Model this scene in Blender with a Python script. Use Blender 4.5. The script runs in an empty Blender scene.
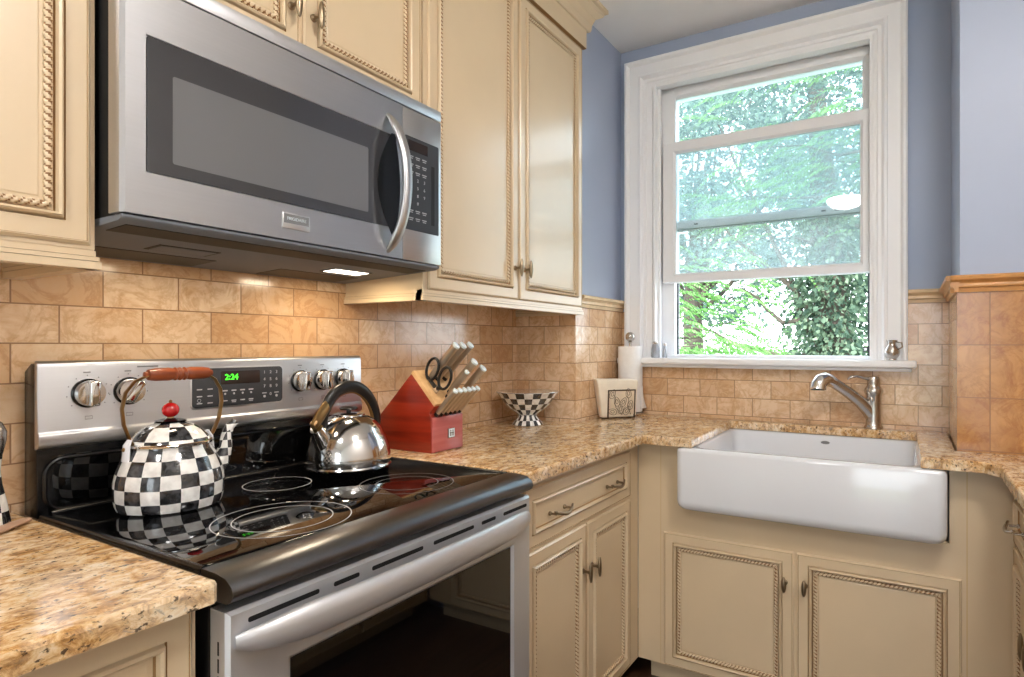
SKY, SUN, TASK, EXPO, LAMP = 4.6, 4.0, .9, .62, 50
import bpy, bmesh, math, random
from math import sin, cos, pi, radians, sqrt
from mathutils import Vector, Matrix
random.seed(7)
S = bpy.context.scene
COL = S.collection

# ------------------------------------------------------------------ colour / material helpers
def lin(c): return c / 12.92 if c <= .04045 else ((c + .055) / 1.055) ** 2.4
def rgb(r, g, b): return (lin(r / 255), lin(g / 255), lin(b / 255), 1)

def newmat(name):
    m = bpy.data.materials.new(name); m.use_nodes = True
    nt = m.node_tree
    return m, nt, nt.nodes['Principled BSDF']

def pmat(name, col, rough=.5, metal=0., coat=0., spec=.5, emit=None, estr=0., trans=0., ior=1.45, alpha=1.):
    m, nt, b = newmat(name)
    b.inputs['Base Color'].default_value = col
    b.inputs['Roughness'].default_value = rough
    b.inputs['Metallic'].default_value = metal
    b.inputs['Coat Weight'].default_value = coat
    b.inputs['Coat Roughness'].default_value = .06
    b.inputs['Specular IOR Level'].default_value = spec
    b.inputs['Transmission Weight'].default_value = trans
    b.inputs['IOR'].default_value = ior
    if emit:
        b.inputs['Emission Color'].default_value = emit; b.inputs['Emission Strength'].default_value = estr
    return m

def N(nt, t, **k):
    n = nt.nodes.new(t)
    for a, v in k.items():
        if a.startswith('i_'): n.inputs[a[2:].replace('_', ' ')].default_value = v
        else: setattr(n, a, v)
    return n
def L(nt, a, b): nt.links.new(a, b)
def ramp(nt, stops, interp='LINEAR'):
    r = nt.nodes.new('ShaderNodeValToRGB'); cr = r.color_ramp; cr.interpolation = interp
    cr.elements[0].position, cr.elements[0].color = stops[0]
    cr.elements[1].position, cr.elements[1].color = stops[-1]
    for p, c in stops[1:-1]:
        e = cr.elements.new(p); e.color = c
    return r
def mixc(nt, fac, a, b, mode='MIX'):
    n = nt.nodes.new('ShaderNodeMix'); n.data_type = 'RGBA'; n.blend_type = mode
    for sock, v in ((n.inputs[0], fac), (n.inputs[6], a), (n.inputs[7], b)):
        if hasattr(v, 'links'): L(nt, v, sock)
        else: sock.default_value = v
    return n.outputs[2]

def noisy(name, col, rough, amt=.06, scale=6., spec=.5, coat=0.):
    """painted surface with a faint large-scale unevenness"""
    m, nt, b = newmat(name)
    g = N(nt, 'ShaderNodeNewGeometry')
    n = N(nt, 'ShaderNodeTexNoise', i_Scale=scale, i_Detail=4.)
    L(nt, g.outputs['Position'], n.inputs['Vector'])
    d = tuple(c * (1 - amt) for c in col[:3]) + (1,); u = tuple(min(1, c * (1 + amt)) for c in col[:3]) + (1,)
    r = ramp(nt, [(.35, d), (.65, u)]); L(nt, n.outputs['Fac'], r.inputs[0])
    L(nt, r.outputs[0], b.inputs['Base Color'])
    b.inputs['Roughness'].default_value = rough; b.inputs['Specular IOR Level'].default_value = spec
    b.inputs['Coat Weight'].default_value = coat; b.inputs['Coat Roughness'].default_value = .22
    return m

def tilemat(name, axis, bw, bh, u0, v0, c1, c2, c3, grout, offset=.5, rough=.16, vein=.75):
    """honed travertine tiles; axis 'x' = the wall runs along x, 'y' = along y"""
    m, nt, b = newmat(name)
    g = N(nt, 'ShaderNodeNewGeometry'); s = N(nt, 'ShaderNodeSeparateXYZ'); L(nt, g.outputs['Position'], s.inputs[0])
    c = N(nt, 'ShaderNodeCombineXYZ')
    au = N(nt, 'ShaderNodeMath', operation='SUBTRACT'); au.inputs[1].default_value = u0 - 40 * bw
    av = N(nt, 'ShaderNodeMath', operation='SUBTRACT'); av.inputs[1].default_value = v0 - 40 * bh
    L(nt, s.outputs['X' if axis == 'x' else 'Y'], au.inputs[0]); L(nt, s.outputs['Z'], av.inputs[0])
    L(nt, au.outputs[0], c.inputs[0]); L(nt, av.outputs[0], c.inputs[1])
    br = N(nt, 'ShaderNodeTexBrick', offset=offset, offset_frequency=2, squash=1.)
    L(nt, c.outputs[0], br.inputs['Vector'])
    for k, v in (('Scale', 1.), ('Mortar Size', .0015), ('Mortar Smooth', .15), ('Bias', 0.), ('Brick Width', bw), ('Row Height', bh)):
        br.inputs[k].default_value = v
    br.inputs['Color1'].default_value = (0, 0, 0, 1); br.inputs['Color2'].default_value = (1, 1, 1, 1); br.inputs['Mortar'].default_value = (.5, .5, .5, 1)
    # each tile is cut from another place of the stone: offset the noise by the tile's own value
    va = N(nt, 'ShaderNodeVectorMath', operation='MULTIPLY_ADD'); va.inputs[1].default_value = (7, 3, 5)
    L(nt, br.outputs['Color'], va.inputs[0]); L(nt, g.outputs['Position'], va.inputs[2])
    n1 = N(nt, 'ShaderNodeTexNoise', i_Scale=17., i_Detail=7., i_Roughness=.68, i_Distortion=.7); L(nt, va.outputs[0], n1.inputs['Vector'])
    n2 = N(nt, 'ShaderNodeTexNoise', i_Scale=11., i_Detail=6., i_Roughness=.66, i_Distortion=.9); L(nt, va.outputs[0], n2.inputs['Vector'])
    base = mixc(nt, br.outputs['Color'], c1, c2)
    r1 = ramp(nt, [(.42, (0, 0, 0, 1)), (.66, (1, 1, 1, 1))]); L(nt, n1.outputs['Fac'], r1.inputs[0])
    f1 = N(nt, 'ShaderNodeMath', operation='MULTIPLY'); f1.inputs[1].default_value = vein; L(nt, r1.outputs[0], f1.inputs[0])
    base = mixc(nt, f1.outputs[0], base, c3)
    r2 = ramp(nt, [(.45, (1, 1, 1, 1)), (.5, (.72, .58, .44, 1)), (.56, (1, 1, 1, 1))]); L(nt, n2.outputs['Fac'], r2.inputs[0])
    base = mixc(nt, .55, base, r2.outputs[0], 'MULTIPLY')
    col = mixc(nt, br.outputs['Fac'], base, grout)
    L(nt, col, b.inputs['Base Color'])
    b.inputs['Roughness'].default_value = rough
    bp = N(nt, 'ShaderNodeBump', invert=True); bp.inputs['Strength'].default_value = .5; bp.inputs['Distance'].default_value = .002
    L(nt, br.outputs['Fac'], bp.inputs['Height']); L(nt, bp.outputs[0], b.inputs['Normal'])
    return m

def granite(name):
    m, nt, b = newmat(name)
    g = N(nt, 'ShaderNodeNewGeometry')
    mp = N(nt, 'ShaderNodeMapping'); mp.inputs['Rotation'].default_value = (.3, .2, .6); mp.inputs['Scale'].default_value = (1., 1.55, 1.3)
    L(nt, g.outputs['Position'], mp.inputs[0])
    n1 = N(nt, 'ShaderNodeTexNoise', i_Scale=32., i_Detail=8., i_Roughness=.74, i_Distortion=.5); L(nt, mp.outputs[0], n1.inputs['Vector'])
    n2 = N(nt, 'ShaderNodeTexNoise', i_Scale=8., i_Detail=4., i_Roughness=.6, i_Distortion=1.2); L(nt, mp.outputs[0], n2.inputs['Vector'])
    n3 = N(nt, 'ShaderNodeTexNoise', i_Scale=90., i_Detail=4., i_Roughness=.6); L(nt, mp.outputs[0], n3.inputs['Vector'])
    n4 = N(nt, 'ShaderNodeTexNoise', i_Scale=30., i_Detail=5., i_Roughness=.7, i_Distortion=1.5); L(nt, mp.outputs[0], n4.inputs['Vector'])
    r1 = ramp(nt, [(.36, rgb(84, 58, 38)), (.43, rgb(158, 112, 66)), (.49, rgb(206, 164, 110)), (.56, rgb(228, 202, 162)), (.68, rgb(240, 228, 208))])
    L(nt, n1.outputs['Fac'], r1.inputs[0])
    r2 = ramp(nt, [(.40, rgb(206, 156, 92)), (.60, rgb(240, 224, 200))]); L(nt, n2.outputs['Fac'], r2.inputs[0])
    c = mixc(nt, .30, r1.outputs[0], r2.outputs[0])
    r5 = ramp(nt, [(.60, (0, 0, 0, 1)), (.68, (.75, .75, .75, 1))]); L(nt, n4.outputs['Fac'], r5.inputs[0])
    c = mixc(nt, r5.outputs[0], c, rgb(150, 140, 132))
    r3 = ramp(nt, [(.35, (.9, .9, .9, 1)), (.41, (0, 0, 0, 1))]); L(nt, n3.outputs['Fac'], r3.inputs[0])
    c = mixc(nt, r3.outputs[0], c, rgb(58, 44, 36))
    L(nt, c, b.inputs['Base Color'])
    b.inputs['Roughness'].default_value = .14; b.inputs['Specular IOR Level'].default_value = .55
    return m

def steel(name, col, rough, axis, aniso=.0, scale=260):
    """brushed stainless: fine streaks along one axis vary colour and gloss a little"""
    m, nt, b = newmat(name)
    g = N(nt, 'ShaderNodeNewGeometry'); mp = N(nt, 'ShaderNodeMapping')
    mp.inputs['Scale'].default_value = tuple(2. if k == axis else scale for k in 'xyz')
    L(nt, g.outputs['Position'], mp.inputs[0])
    n = N(nt, 'ShaderNodeTexNoise', i_Scale=1., i_Detail=3.); L(nt, mp.outputs[0], n.inputs['Vector'])
    r = ramp(nt, [(.3, tuple(c * .985 for c in col[:3]) + (1,)), (.7, tuple(min(1, c * 1.015) for c in col[:3]) + (1,))])
    L(nt, n.outputs['Fac'], r.inputs[0]); L(nt, r.outputs[0], b.inputs['Base Color'])
    mr = N(nt, 'ShaderNodeMapRange'); mr.inputs['To Min'].default_value = rough; mr.inputs['To Max'].default_value = rough
    L(nt, n.outputs['Fac'], mr.inputs['Value']); L(nt, mr.outputs[0], b.inputs['Roughness'])
    b.inputs['Metallic'].default_value = 1
    return m

def leafmat(name, stops, trans=.45):
    m, nt, b = newmat(name)
    nt.nodes.remove(b); out = nt.nodes['Material Output']
    g = N(nt, 'ShaderNodeNewGeometry'); r = ramp(nt, stops); L(nt, g.outputs['Random Per Island'], r.inputs[0])
    d = N(nt, 'ShaderNodeBsdfDiffuse'); t = N(nt, 'ShaderNodeBsdfTranslucent'); mx = N(nt, 'ShaderNodeMixShader')
    mx.inputs[0].default_value = trans
    L(nt, r.outputs[0], d.inputs['Color']); L(nt, r.outputs[0], t.inputs['Color'])
    L(nt, d.outputs[0], mx.inputs[1]); L(nt, t.outputs[0], mx.inputs[2]); L(nt, mx.outputs[0], out.inputs['Surface'])
    return m

def panemat(name, haze, tint):
    """window glass: clear with a mirror coat; haze = the thin dusty film that scatters daylight"""
    m, nt, b = newmat(name)
    nt.nodes.remove(b); out = nt.nodes['Material Output']
    tr = N(nt, 'ShaderNodeBsdfTransparent'); tr.inputs['Color'].default_value = tint
    tl = N(nt, 'ShaderNodeBsdfTranslucent'); tl.inputs['Color'].default_value = (.86, .95, 1, 1)
    gl = N(nt, 'ShaderNodeBsdfGlossy'); gl.inputs['Roughness'].default_value = .01
    lw = N(nt, 'ShaderNodeFresnel'); lw.inputs['IOR'].default_value = 1.45
    m1 = N(nt, 'ShaderNodeMixShader'); m1.inputs[0].default_value = haze
    m2 = N(nt, 'ShaderNodeMixShader')
    L(nt, tr.outputs[0], m1.inputs[1]); L(nt, tl.outputs[0], m1.inputs[2])
    L(nt, lw.outputs[0], m2.inputs[0]); L(nt, m1.outputs[0], m2.inputs[1]); L(nt, gl.outputs[0], m2.inputs[2])
    L(nt, m2.outputs[0], out.inputs['Surface'])
    return m

def checkmat(name, cx, cy, cols, z0, rowh, a0=0.):
    """hand-painted black and white checks around the vertical axis through (cx, cy)"""
    m, nt, b = newmat(name)
    g = N(nt, 'ShaderNodeNewGeometry'); s = N(nt, 'ShaderNodeSeparateXYZ'); L(nt, g.outputs['Position'], s.inputs[0])
    def mt(op, a, bb=None):
        n = N(nt, 'ShaderNodeMath', operation=op)
        for i, v in enumerate((a, bb)):
            if v is None: continue
            if hasattr(v, 'links'): L(nt, v, n.inputs[i])
            else: n.inputs[i].default_value = v
        return n.outputs[0]
    wob = N(nt, 'ShaderNodeTexNoise', i_Scale=30., i_Detail=2.); L(nt, g.outputs['Position'], wob.inputs['Vector'])
    w = mt('MULTIPLY', mt('SUBTRACT', wob.outputs['Fac'], .5), .12)
    ang = mt('ARCTAN2', mt('SUBTRACT', s.outputs['Y'], cy), mt('SUBTRACT', s.outputs['X'], cx))
    u = mt('ADD', mt('MULTIPLY', mt('ADD', ang, a0), cols / (2 * pi)), w)
    v = mt('ADD', mt('DIVIDE', mt('SUBTRACT', s.outputs['Z'], z0), rowh), w)
    par = mt('FLOORED_MODULO', mt('ADD', mt('FLOOR', u), mt('FLOOR', v)), 2.)
    n2 = N(nt, 'ShaderNodeTexNoise', i_Scale=55., i_Detail=3.); L(nt, g.outputs['Position'], n2.inputs['Vector'])
    dk = ramp(nt, [(.35, rgb(10, 10, 12)), (.75, rgb(84, 84, 88))]); L(nt, n2.outputs['Fac'], dk.inputs[0])
    lt = ramp(nt, [(.3, rgb(214, 210, 206)), (.6, rgb(240, 238, 234))]); L(nt, n2.outputs['Fac'], lt.inputs[0])
    L(nt, mixc(nt, par, lt.outputs[0], dk.outputs[0]), b.inputs['Base Color'])
    b.inputs['Roughness'].default_value = .12; b.inputs['Coat Weight'].default_value = .6; b.inputs['Coat Roughness'].default_value = .04
    return m

def woodmat(name, a, b_, rough, axis='x'):
    m, nt, b = newmat(name)
    g = N(nt, 'ShaderNodeNewGeometry'); mp = N(nt, 'ShaderNodeMapping')
    mp.inputs['Scale'].default_value = tuple(3. if k == axis else 45. for k in 'xyz'); L(nt, g.outputs['Position'], mp.inputs[0])
    n = N(nt, 'ShaderNodeTexNoise', i_Scale=1., i_Detail=5., i_Distortion=.6); L(nt, mp.outputs[0], n.inputs['Vector'])
    r = ramp(nt, [(.3, a), (.7, b_)]); L(nt, n.outputs['Fac'], r.inputs[0]); L(nt, r.outputs[0], b.inputs['Base Color'])
    b.inputs['Roughness'].default_value = rough
    return m

M = {}
CREAM = rgb(216, 193, 159)
M['cream'] = noisy('cream_paint', CREAM, .28, .02, 5., spec=.6, coat=.22)
M['glaze'] = pmat('brown_glaze', rgb(150, 112, 66), .5)
M['rope_glaze'] = pmat('dark_rope_glaze', rgb(134, 94, 56), .5)
M['inner'] = pmat('cabinet_inside', rgb(205, 175, 130), .6)
M['blue'] = noisy('blue_grey_paint', rgb(164, 175, 198), .42, .025, 2.)
M['ceil'] = noisy('ceiling_white', rgb(240, 238, 236), .8, .02, 2.)
M['white'] = noisy('white_gloss_paint', rgb(244, 244, 246), .3, .01, 8.)
M['vinyl'] = pmat('white_vinyl', rgb(238, 238, 240), .35)
G = rgb(158, 122, 92)
T1, T2, T3 = rgb(210, 170, 130), rgb(240, 214, 182), rgb(212, 168, 124)
M['tile_x'] = tilemat('travertine_along_x', 'x', .1515, .0765, .135 - .0757, 1.3105, T1, T2, T3, G)
M['tile_y'] = tilemat('travertine_along_y', 'y', .1515, .0765, -.293, 1.3105, T1, T2, T3, G)
M['tile_pier'] = tilemat('travertine_square', 'y', .157, .1565, -1.683, .9185, rgb(178, 122, 60), rgb(198, 146, 84), rgb(158, 102, 48), rgb(146, 102, 60), offset=0.)
M['tile_cap'] = noisy('travertine_cap', rgb(222, 194, 156), .2, .08, 25.)
M['tile_cap_pier'] = noisy('travertine_cap_gold', rgb(196, 142, 84), .3, .12, 25.)
M['granite'] = granite('gold_granite')
M['floorwood'] = woodmat('dark_floor_boards', rgb(58, 36, 24), rgb(92, 62, 42), .35, 'x')
M['steel'] = steel('brushed_steel', rgb(196, 196, 198), .38, 'x')
M['steel_v'] = steel('brushed_steel_upright', rgb(186, 186, 188), .33, 'x')
M['chrome'] = pmat('polished_steel', rgb(214, 212, 210), .1, 1)
M['satin'] = pmat('satin_nickel', rgb(196, 190, 184), .26, 1)
M['steel_door'] = pmat('oven_door_steel', rgb(206, 206, 209), .40, .72)
M['darksteel'] = steel('dark_trim_steel', rgb(112, 112, 114), .3, 'x')
M['black'] = pmat('black_enamel', rgb(14, 14, 16), .22)
M['blackmat'] = pmat('black_matt', rgb(16, 16, 18), .6)
M['charcoal'] = pmat('charcoal_sheet', rgb(124, 128, 136), .6, 0, spec=.2)
M['filter_mesh'] = pmat('filter_mesh', rgb(52, 54, 60), .5, .3)
M['glass_blk'] = pmat('black_glass', rgb(6, 6, 7), .03, 0, spec=.8)
M['glass_mw'] = pmat('microwave_black_glass', rgb(56, 56, 59), .05, 0, spec=.9)
M['glass_grey'] = pmat('dark_grey_window', rgb(104, 104, 106), .05, 0, spec=1.)
M['glass_oven'] = pmat('oven_black_glass', rgb(7, 7, 8), .03, 0, spec=1.)
M['print'] = pmat('pale_print', rgb(176, 176, 178), .5)
M['ringprint'] = pmat('ring_print', rgb(110, 110, 112), .4)
M['greyprint'] = pmat('grey_print', rgb(120, 120, 122), .5)
M['panel'] = pmat('dark_panel', rgb(52, 53, 57), .3)
M['lcd'] = pmat('display_window', rgb(46, 36, 34), .2)
M['green'] = pmat('green_digits', rgb(60, 255, 40), .5, emit=rgb(60, 255, 40), estr=2.2)
M['fireclay'] = pmat('white_fireclay', rgb(222, 224, 229), .09, 0, coat=.4)
M['bronze'] = pmat('antique_pewter', rgb(150, 132, 108), .33, 1)
M['brass'] = pmat('antique_brass', rgb(146, 116, 74), .3, 1)
M['redwood'] = woodmat('cherry_red_wood', rgb(110, 26, 12), rgb(152, 46, 24), .28, 'y')
M['redfront_sheen'] = woodmat('cherry_front_sheen', rgb(166, 82, 80), rgb(188, 106, 102), .22, 'x')  # cherry red turned pink: reflected window light painted into the wood colour
M['lightwood'] = woodmat('pale_wood', rgb(196, 150, 100), rgb(222, 182, 132), .45, 'y')
M['gripwood'] = woodmat('turned_brown_wood', rgb(126, 58, 28), rgb(168, 88, 48), .3, 'x')
M['knifegrip'] = pmat('knife_grip_steel', rgb(200, 188, 172), .36, 1)
M['knifecap'] = pmat('knife_cap', rgb(226, 236, 240), .3, .3)
M['blackplastic'] = pmat('black_plastic', rgb(24, 22, 22), .3)
M['red'] = pmat('red_enamel', rgb(190, 20, 24), .15, coat=.5)
M['ceramic'] = noisy('cream_ceramic', rgb(238, 226, 206), .3, .03, 30.)
M['plaque'] = noisy('plaque_stone', rgb(222, 204, 178), .5, .04, 40.)
M['wire'] = pmat('dark_wire', rgb(96, 80, 66), .4, .7)
M['paper'] = noisy('white_paper', rgb(244, 242, 240), .85, .02, 60.)
M['clear'] = pmat('smoky_cut_glass', rgb(196, 198, 204), .06, 0, trans=.55, ior=1.5)
M['bowlin'] = noisy('cream_glaze', rgb(226, 196, 150), .2, .06, 20., coat=.4)
M['lamp'] = pmat('lamp_glass', rgb(255, 244, 226), .4, emit=(1, .965, .93, 1), estr=LAMP)
M['lens'] = pmat('task_lamp_lens', rgb(240, 240, 240), .4, emit=(1, .9, .75, 1), estr=3.)
M['pane_hazy'] = panemat('hazy_glass', .15, (.90, .96, .98, 1))
M['pane'] = panemat('clear_pane', .06, (.92, .97, 1, 1))
M['weather'] = pmat('weatherstrip', rgb(60, 64, 68), .6)
M['bark'] = noisy('bark', rgb(92, 82, 74), .9, .3, 6.)
M['grass'] = noisy('lawn', rgb(136, 146, 122), .95, .25, 3.)
M['leaf_dark'] = leafmat('ivy_leaf', [(0, rgb(70, 88, 78)), (.5, rgb(98, 120, 102)), (1, rgb(150, 168, 142))], .35)
M['leaf_mid'] = leafmat('tree_leaf', [(0, rgb(88, 108, 108)), (.5, rgb(116, 138, 132)), (1, rgb(158, 178, 160))], .5)
M['leaf_lite'] = leafmat('frond_leaf', [(0, rgb(100, 144, 82)), (.5, rgb(128, 174, 104)), (1, rgb(164, 204, 138))], .5)

# ------------------------------------------------------------------ geometry helper
class B:
    def __init__(s): s.v = []; s.f = []; s.m = []; s.X = Matrix.Identity(4); s.cm = 0
    def at(s, mtx=None): s.X = mtx if mtx is not None else Matrix.Identity(4); return s
    def add(s, vs, fs, mat=None):
        o = len(s.v)
        s.v += [tuple(s.X @ Vector(p)) for p in vs]
        for i, f in enumerate(fs):
            s.f.append([o + k for k in f])
            mm = s.cm if mat is None else mat
            s.m.append(mm[i] if isinstance(mm, (list, tuple)) else mm)
        return s
    def box(s, a, b, mat=None):
        x0, x1 = sorted((a[0], b[0])); y0, y1 = sorted((a[1], b[1])); z0, z1 = sorted((a[2], b[2]))
        vs = [(x0, y0, z0), (x1, y0, z0), (x1, y1, z0), (x0, y1, z0), (x0, y0, z1), (x1, y0, z1), (x1, y1, z1), (x0, y1, z1)]
        return s.add(vs, [(0, 3, 2, 1), (4, 5, 6, 7), (0, 1, 5, 4), (1, 2, 6, 5), (2, 3, 7, 6), (3, 0, 4, 7)], mat)
    def lathe(s, prof, c=(0, 0, 0), seg=32, mat=None, cap=True):
        vs = []; fs = []
        for r, z in prof:
            for k in range(seg):
                a = 2 * pi * k / seg; vs.append((c[0] + r * cos(a), c[1] + r * sin(a), c[2] + z))
        for i in range(len(prof) - 1):
            for k in range(seg):
                fs.append((i * seg + k, i * seg + (k + 1) % seg, (i + 1) * seg + (k + 1) % seg, (i + 1) * seg + k))
        if cap:
            if prof[0][0] > 1e-4: fs.append(tuple(range(seg))[::-1])
            if prof[-1][0] > 1e-4: n = (len(prof) - 1) * seg; fs.append(tuple(n + k for k in range(seg)))
        return s.add(vs, fs, mat)
    def ball(s, c, r, seg=20, rings=12, mat=None):
        rx, ry, rz = r if isinstance(r, (tuple, list)) else (r, r, r)
        X0 = s.X; s.X = X0 @ Matrix.Translation(c) @ Matrix.Diagonal((rx, ry, rz, 1))
        s.lathe([(max(1e-5, sin(pi * i / rings)), -cos(pi * i / rings)) for i in range(rings + 1)], (0, 0, 0), seg, mat, False)
        s.X = X0; return s
    def tube(s, pts, r, seg=10, mat=None, closed=False, flat=None, up=None):
        """sweep an ellipse (r, or list of r; flat = (a, b) scale) along pts"""
        P = [Vector(p) for p in pts]; n = len(P); vs = []; fs = []
        R = r if isinstance(r, (list, tuple)) else [r] * n
        ref = Vector(up) if up else None
        for i in range(n):
            if closed: t = (P[(i + 1) % n] - P[i - 1])
            else: t = P[min(i + 1, n - 1)] - P[max(i - 1, 0)]
            t.normalize()
            if ref is None:
                ref = Vector((0, 0, 1)) if abs(t.z) < .9 else Vector((1, 0, 0))
            a = (ref - t * ref.dot(t)).normalized(); b = t.cross(a)
            if not up: ref = a
            fa, fb = flat if flat else (1, 1)
            for k in range(seg):
                q = 2 * pi * k / seg; vs.append(tuple(P[i] + a * (R[i] * fa * cos(q)) + b * (R[i] * fb * sin(q))))
        m = n if closed else n - 1
        for i in range(m):
            j = (i + 1) % n
            for k in range(seg): fs.append((i * seg + k, i * seg + (k + 1) % seg, j * seg + (k + 1) % seg, j * seg + k))
        if not closed: fs.append(tuple(range(seg))[::-1]); fs.append(tuple((n - 1) * seg + k for k in range(seg)))
        return s.add(vs, fs, mat)
    def prism(s, poly, axis, a, b, mat=None):
        """extrude a 2-D polygon; axis x: poly=(y,z), y: (x,z), z: (x,y)"""
        def p3(p, t): return (t, p[0], p[1]) if axis == 'x' else (p[0], t, p[1]) if axis == 'y' else (p[0], p[1], t)
        n = len(poly); vs = [p3(p, a) for p in poly] + [p3(p, b) for p in poly]
        fs = [tuple(range(n))[::-1], tuple(range(n, 2 * n))] + [(i, (i + 1) % n, n + (i + 1) % n, n + i) for i in range(n)]
        return s.add(vs, fs, mat)
    def rings(s, R, mats, fill=True, back=None):
        """nested rectangles (x0,x1,z0,z1,y) in the local x-z plane joined ring to ring"""
        vs = []; fs = []; ms = []
        if isinstance(mats, int): mats = [mats] * len(R)
        for x0, x1, z0, z1, y in R: vs += [(x0, y, z0), (x1, y, z0), (x1, y, z1), (x0, y, z1)]
        for i in range(len(R) - 1):
            for k in range(4):
                fs.append((i * 4 + k, i * 4 + (k + 1) % 4, i * 4 + 4 + (k + 1) % 4, i * 4 + 4 + k)); ms.append(mats[i])
        if fill:
            n = (len(R) - 1) * 4; fs.append((n, n + 1, n + 2, n + 3)); ms.append(mats[-1])
        if back is not None: fs.append((3, 2, 1, 0)); ms.append(back)
        return s.add(vs, fs, ms)
    def sweepU(s, y0, y1, zb, zt, prof, mat=None):
        """window casing: profile of (inset, x) carried up one jamb, over the head and down the other"""
        vs = []; fs = []
        for d, x in prof: vs += [(x, y0 - d, zb), (x, y0 - d, zt - d), (x, y1 + d, zt - d), (x, y1 + d, zb)]
        for i in range(len(prof) - 1):
            for k in range(3): fs.append((i * 4 + k, i * 4 + k + 1, i * 4 + 5 + k, i * 4 + 4 + k))
        return s.add(vs, fs, mat)
    def build(s, name, mats, parent=None, smooth=False, bevel=0., bseg=2, auto=None, subsurf=0, solid=0.):
        mats = mats if isinstance(mats, (list, tuple)) else [mats]
        off = Vector((0, 0, 0)); p = parent
        while p is not None: off += p.location; p = p.parent
        me = bpy.data.meshes.new(name)
        me.from_pydata([tuple(Vector(v) - off) for v in s.v], [], s.f)
        for mm in mats: me.materials.append(M[mm] if isinstance(mm, str) else mm)
        me.polygons.foreach_set('material_index', s.m)
        bm = bmesh.new(); bm.from_mesh(me)
        bmesh.ops.recalc_face_normals(bm, faces=bm.faces)
        if bevel > 0:
            es = [e for e in bm.edges if len(e.link_faces) == 2 and e.calc_face_angle(0) > radians(30)]
            bmesh.ops.bevel(bm, geom=es, offset=bevel, segments=bseg, profile=.5, affect='EDGES', clamp_overlap=True)
        bm.to_mesh(me); bm.free()
        if smooth or auto or bevel > 0:
            me.polygons.foreach_set('use_smooth', [True] * len(me.polygons))
            ang = radians(auto or (40 if bevel == 0 else 35))
            me.set_sharp_from_angle(angle=ang)
        me.update()
        o = bpy.data.objects.new(name, me); COL.objects.link(o)
        if parent: o.parent = parent
        if subsurf:
            md = o.modifiers.new('sub', 'SUBSURF'); md.levels = subsurf; md.render_levels = subsurf
        return o

def tag(o, label, cat, group=None):
    o['label'] = label; o['category'] = cat
    if group: o['group'] = group
    return o
def thing(name, loc, label, cat, group=None):
    o = bpy.data.objects.new(name, None); COL.objects.link(o); o.location = loc; o.empty_display_size = .05
    return tag(o, label, cat, group)
def struct(o): o['kind'] = 'structure'; return o
def kids(o): return [c for c in bpy.data.objects if c.parent == o]
def copy_tree(o, parent=None):
    c = o.copy(); COL.objects.link(c)
    if parent: c.parent = parent
    for ch in kids(o): copy_tree(ch, c)
    return c
def RZ(a, loc): return Matrix.Translation(loc) @ Matrix.Rotation(a, 4, 'Z')

_font_cache = {}
def text(name, body, size, mtx, mat, parent, ext=.0004, align='CENTER'):
    """lettering in the local x-z plane facing -y, turned into an ordinary mesh"""
    cu = bpy.data.curves.new('t', 'FONT'); cu.body = body; cu.size = size; cu.extrude = ext
    cu.align_x = align; cu.align_y = 'CENTER'
    ob = bpy.data.objects.new('t', cu); COL.objects.link(ob)
    bpy.context.view_layer.update()
    me = bpy.data.meshes.new_from_object(ob.evaluated_get(bpy.context.evaluated_depsgraph_get()))
    bpy.data.objects.remove(ob)
    b = B(); b.at(mtx @ Matrix.Rotation(pi / 2, 4, 'X'))
    b.add([tuple(v.co) for v in me.vertices], [tuple(p.vertices) for p in me.polygons])
    bpy.data.meshes.remove(me)
    if name is None: return b
    return b.build(name, mat, parent)

# ================================================================== THE ROOM
ZC = .914                                  # worktop height
YA, YB = -.293, -1.6013                    # the two sides of the window alcove
XP, XW = 1.678, 2.133                      # pier face, window wall
CEIL = 2.62
def sbox(name, mat, *boxes, bevel=0.):
    b = B()
    for a, c in boxes: b.box(a, c)
    return struct(b.build(name, mat, bevel=bevel))
sbox('floor', 'floorwood', ((-3.3, -2.5, -.06), (2.3, .12, 0)))
sbox('ceiling', 'ceil', ((-3.3, -2.5, CEIL), (2.42, .12, CEIL + .08)))
sbox('wall_left', 'blue', ((-3.3, .008, 0), (XP + .008, .12, CEIL)))
sbox('wall_left_alcove', 'blue', ((XP + .008, YA + .008, 0), (2.42, .12, CEIL)))
sbox('wall_right_alcove', 'blue', ((XP + .008, -2.5, 0), (2.42, YB - .008, CEIL)))
sbox('wall_right', 'ceil', ((-3.3, -2.5, 0), (XP + .008, -2.342, CEIL)))
sbox('wall_front', 'ceil', ((-3.42, -2.5, 0), (-3.3, -2.25, CEIL)), ((-3.42, -1.17, 0), (-3.3, .12, CEIL)), ((-3.42, -2.25, 2.15), (-3.3, -1.17, CEIL)))
b = B()  # unseen door frame and opening, added behind the camera for fill daylight
for y in (-2.25, -1.23): b.box((-3.40, y, 0), (-3.32, y + .06, 2.15))
b.box((-3.40, -2.25, 2.09), (-3.32, -1.17, 2.15)); b.box((-3.40, -2.25, 0), (-3.32, -1.17, .06)); struct(b.build('fill_door_1', 'white', bevel=.004))
WY0, WY1, WZ0, WZ1 = -.46, -1.36, 1.145, 2.435   # window opening
sbox('wall_back', 'blue', ((XW + .008, YB - .008, 0), (2.27, YA + .008, WZ0)), ((XW + .008, YB - .008, WZ1), (2.27, YA + .008, CEIL)),
     ((XW + .008, YB - .008, WZ0), (2.27, WY1, WZ1)), ((XW + .008, WY0, WZ0), (2.27, YA + .008, WZ1)))
ZT = 1.3885
sbox('trim_1', 'tile_x', ((-3.3, 0, .88), (XP, .008, 1.47)))                                  # tiles behind the stove
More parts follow.
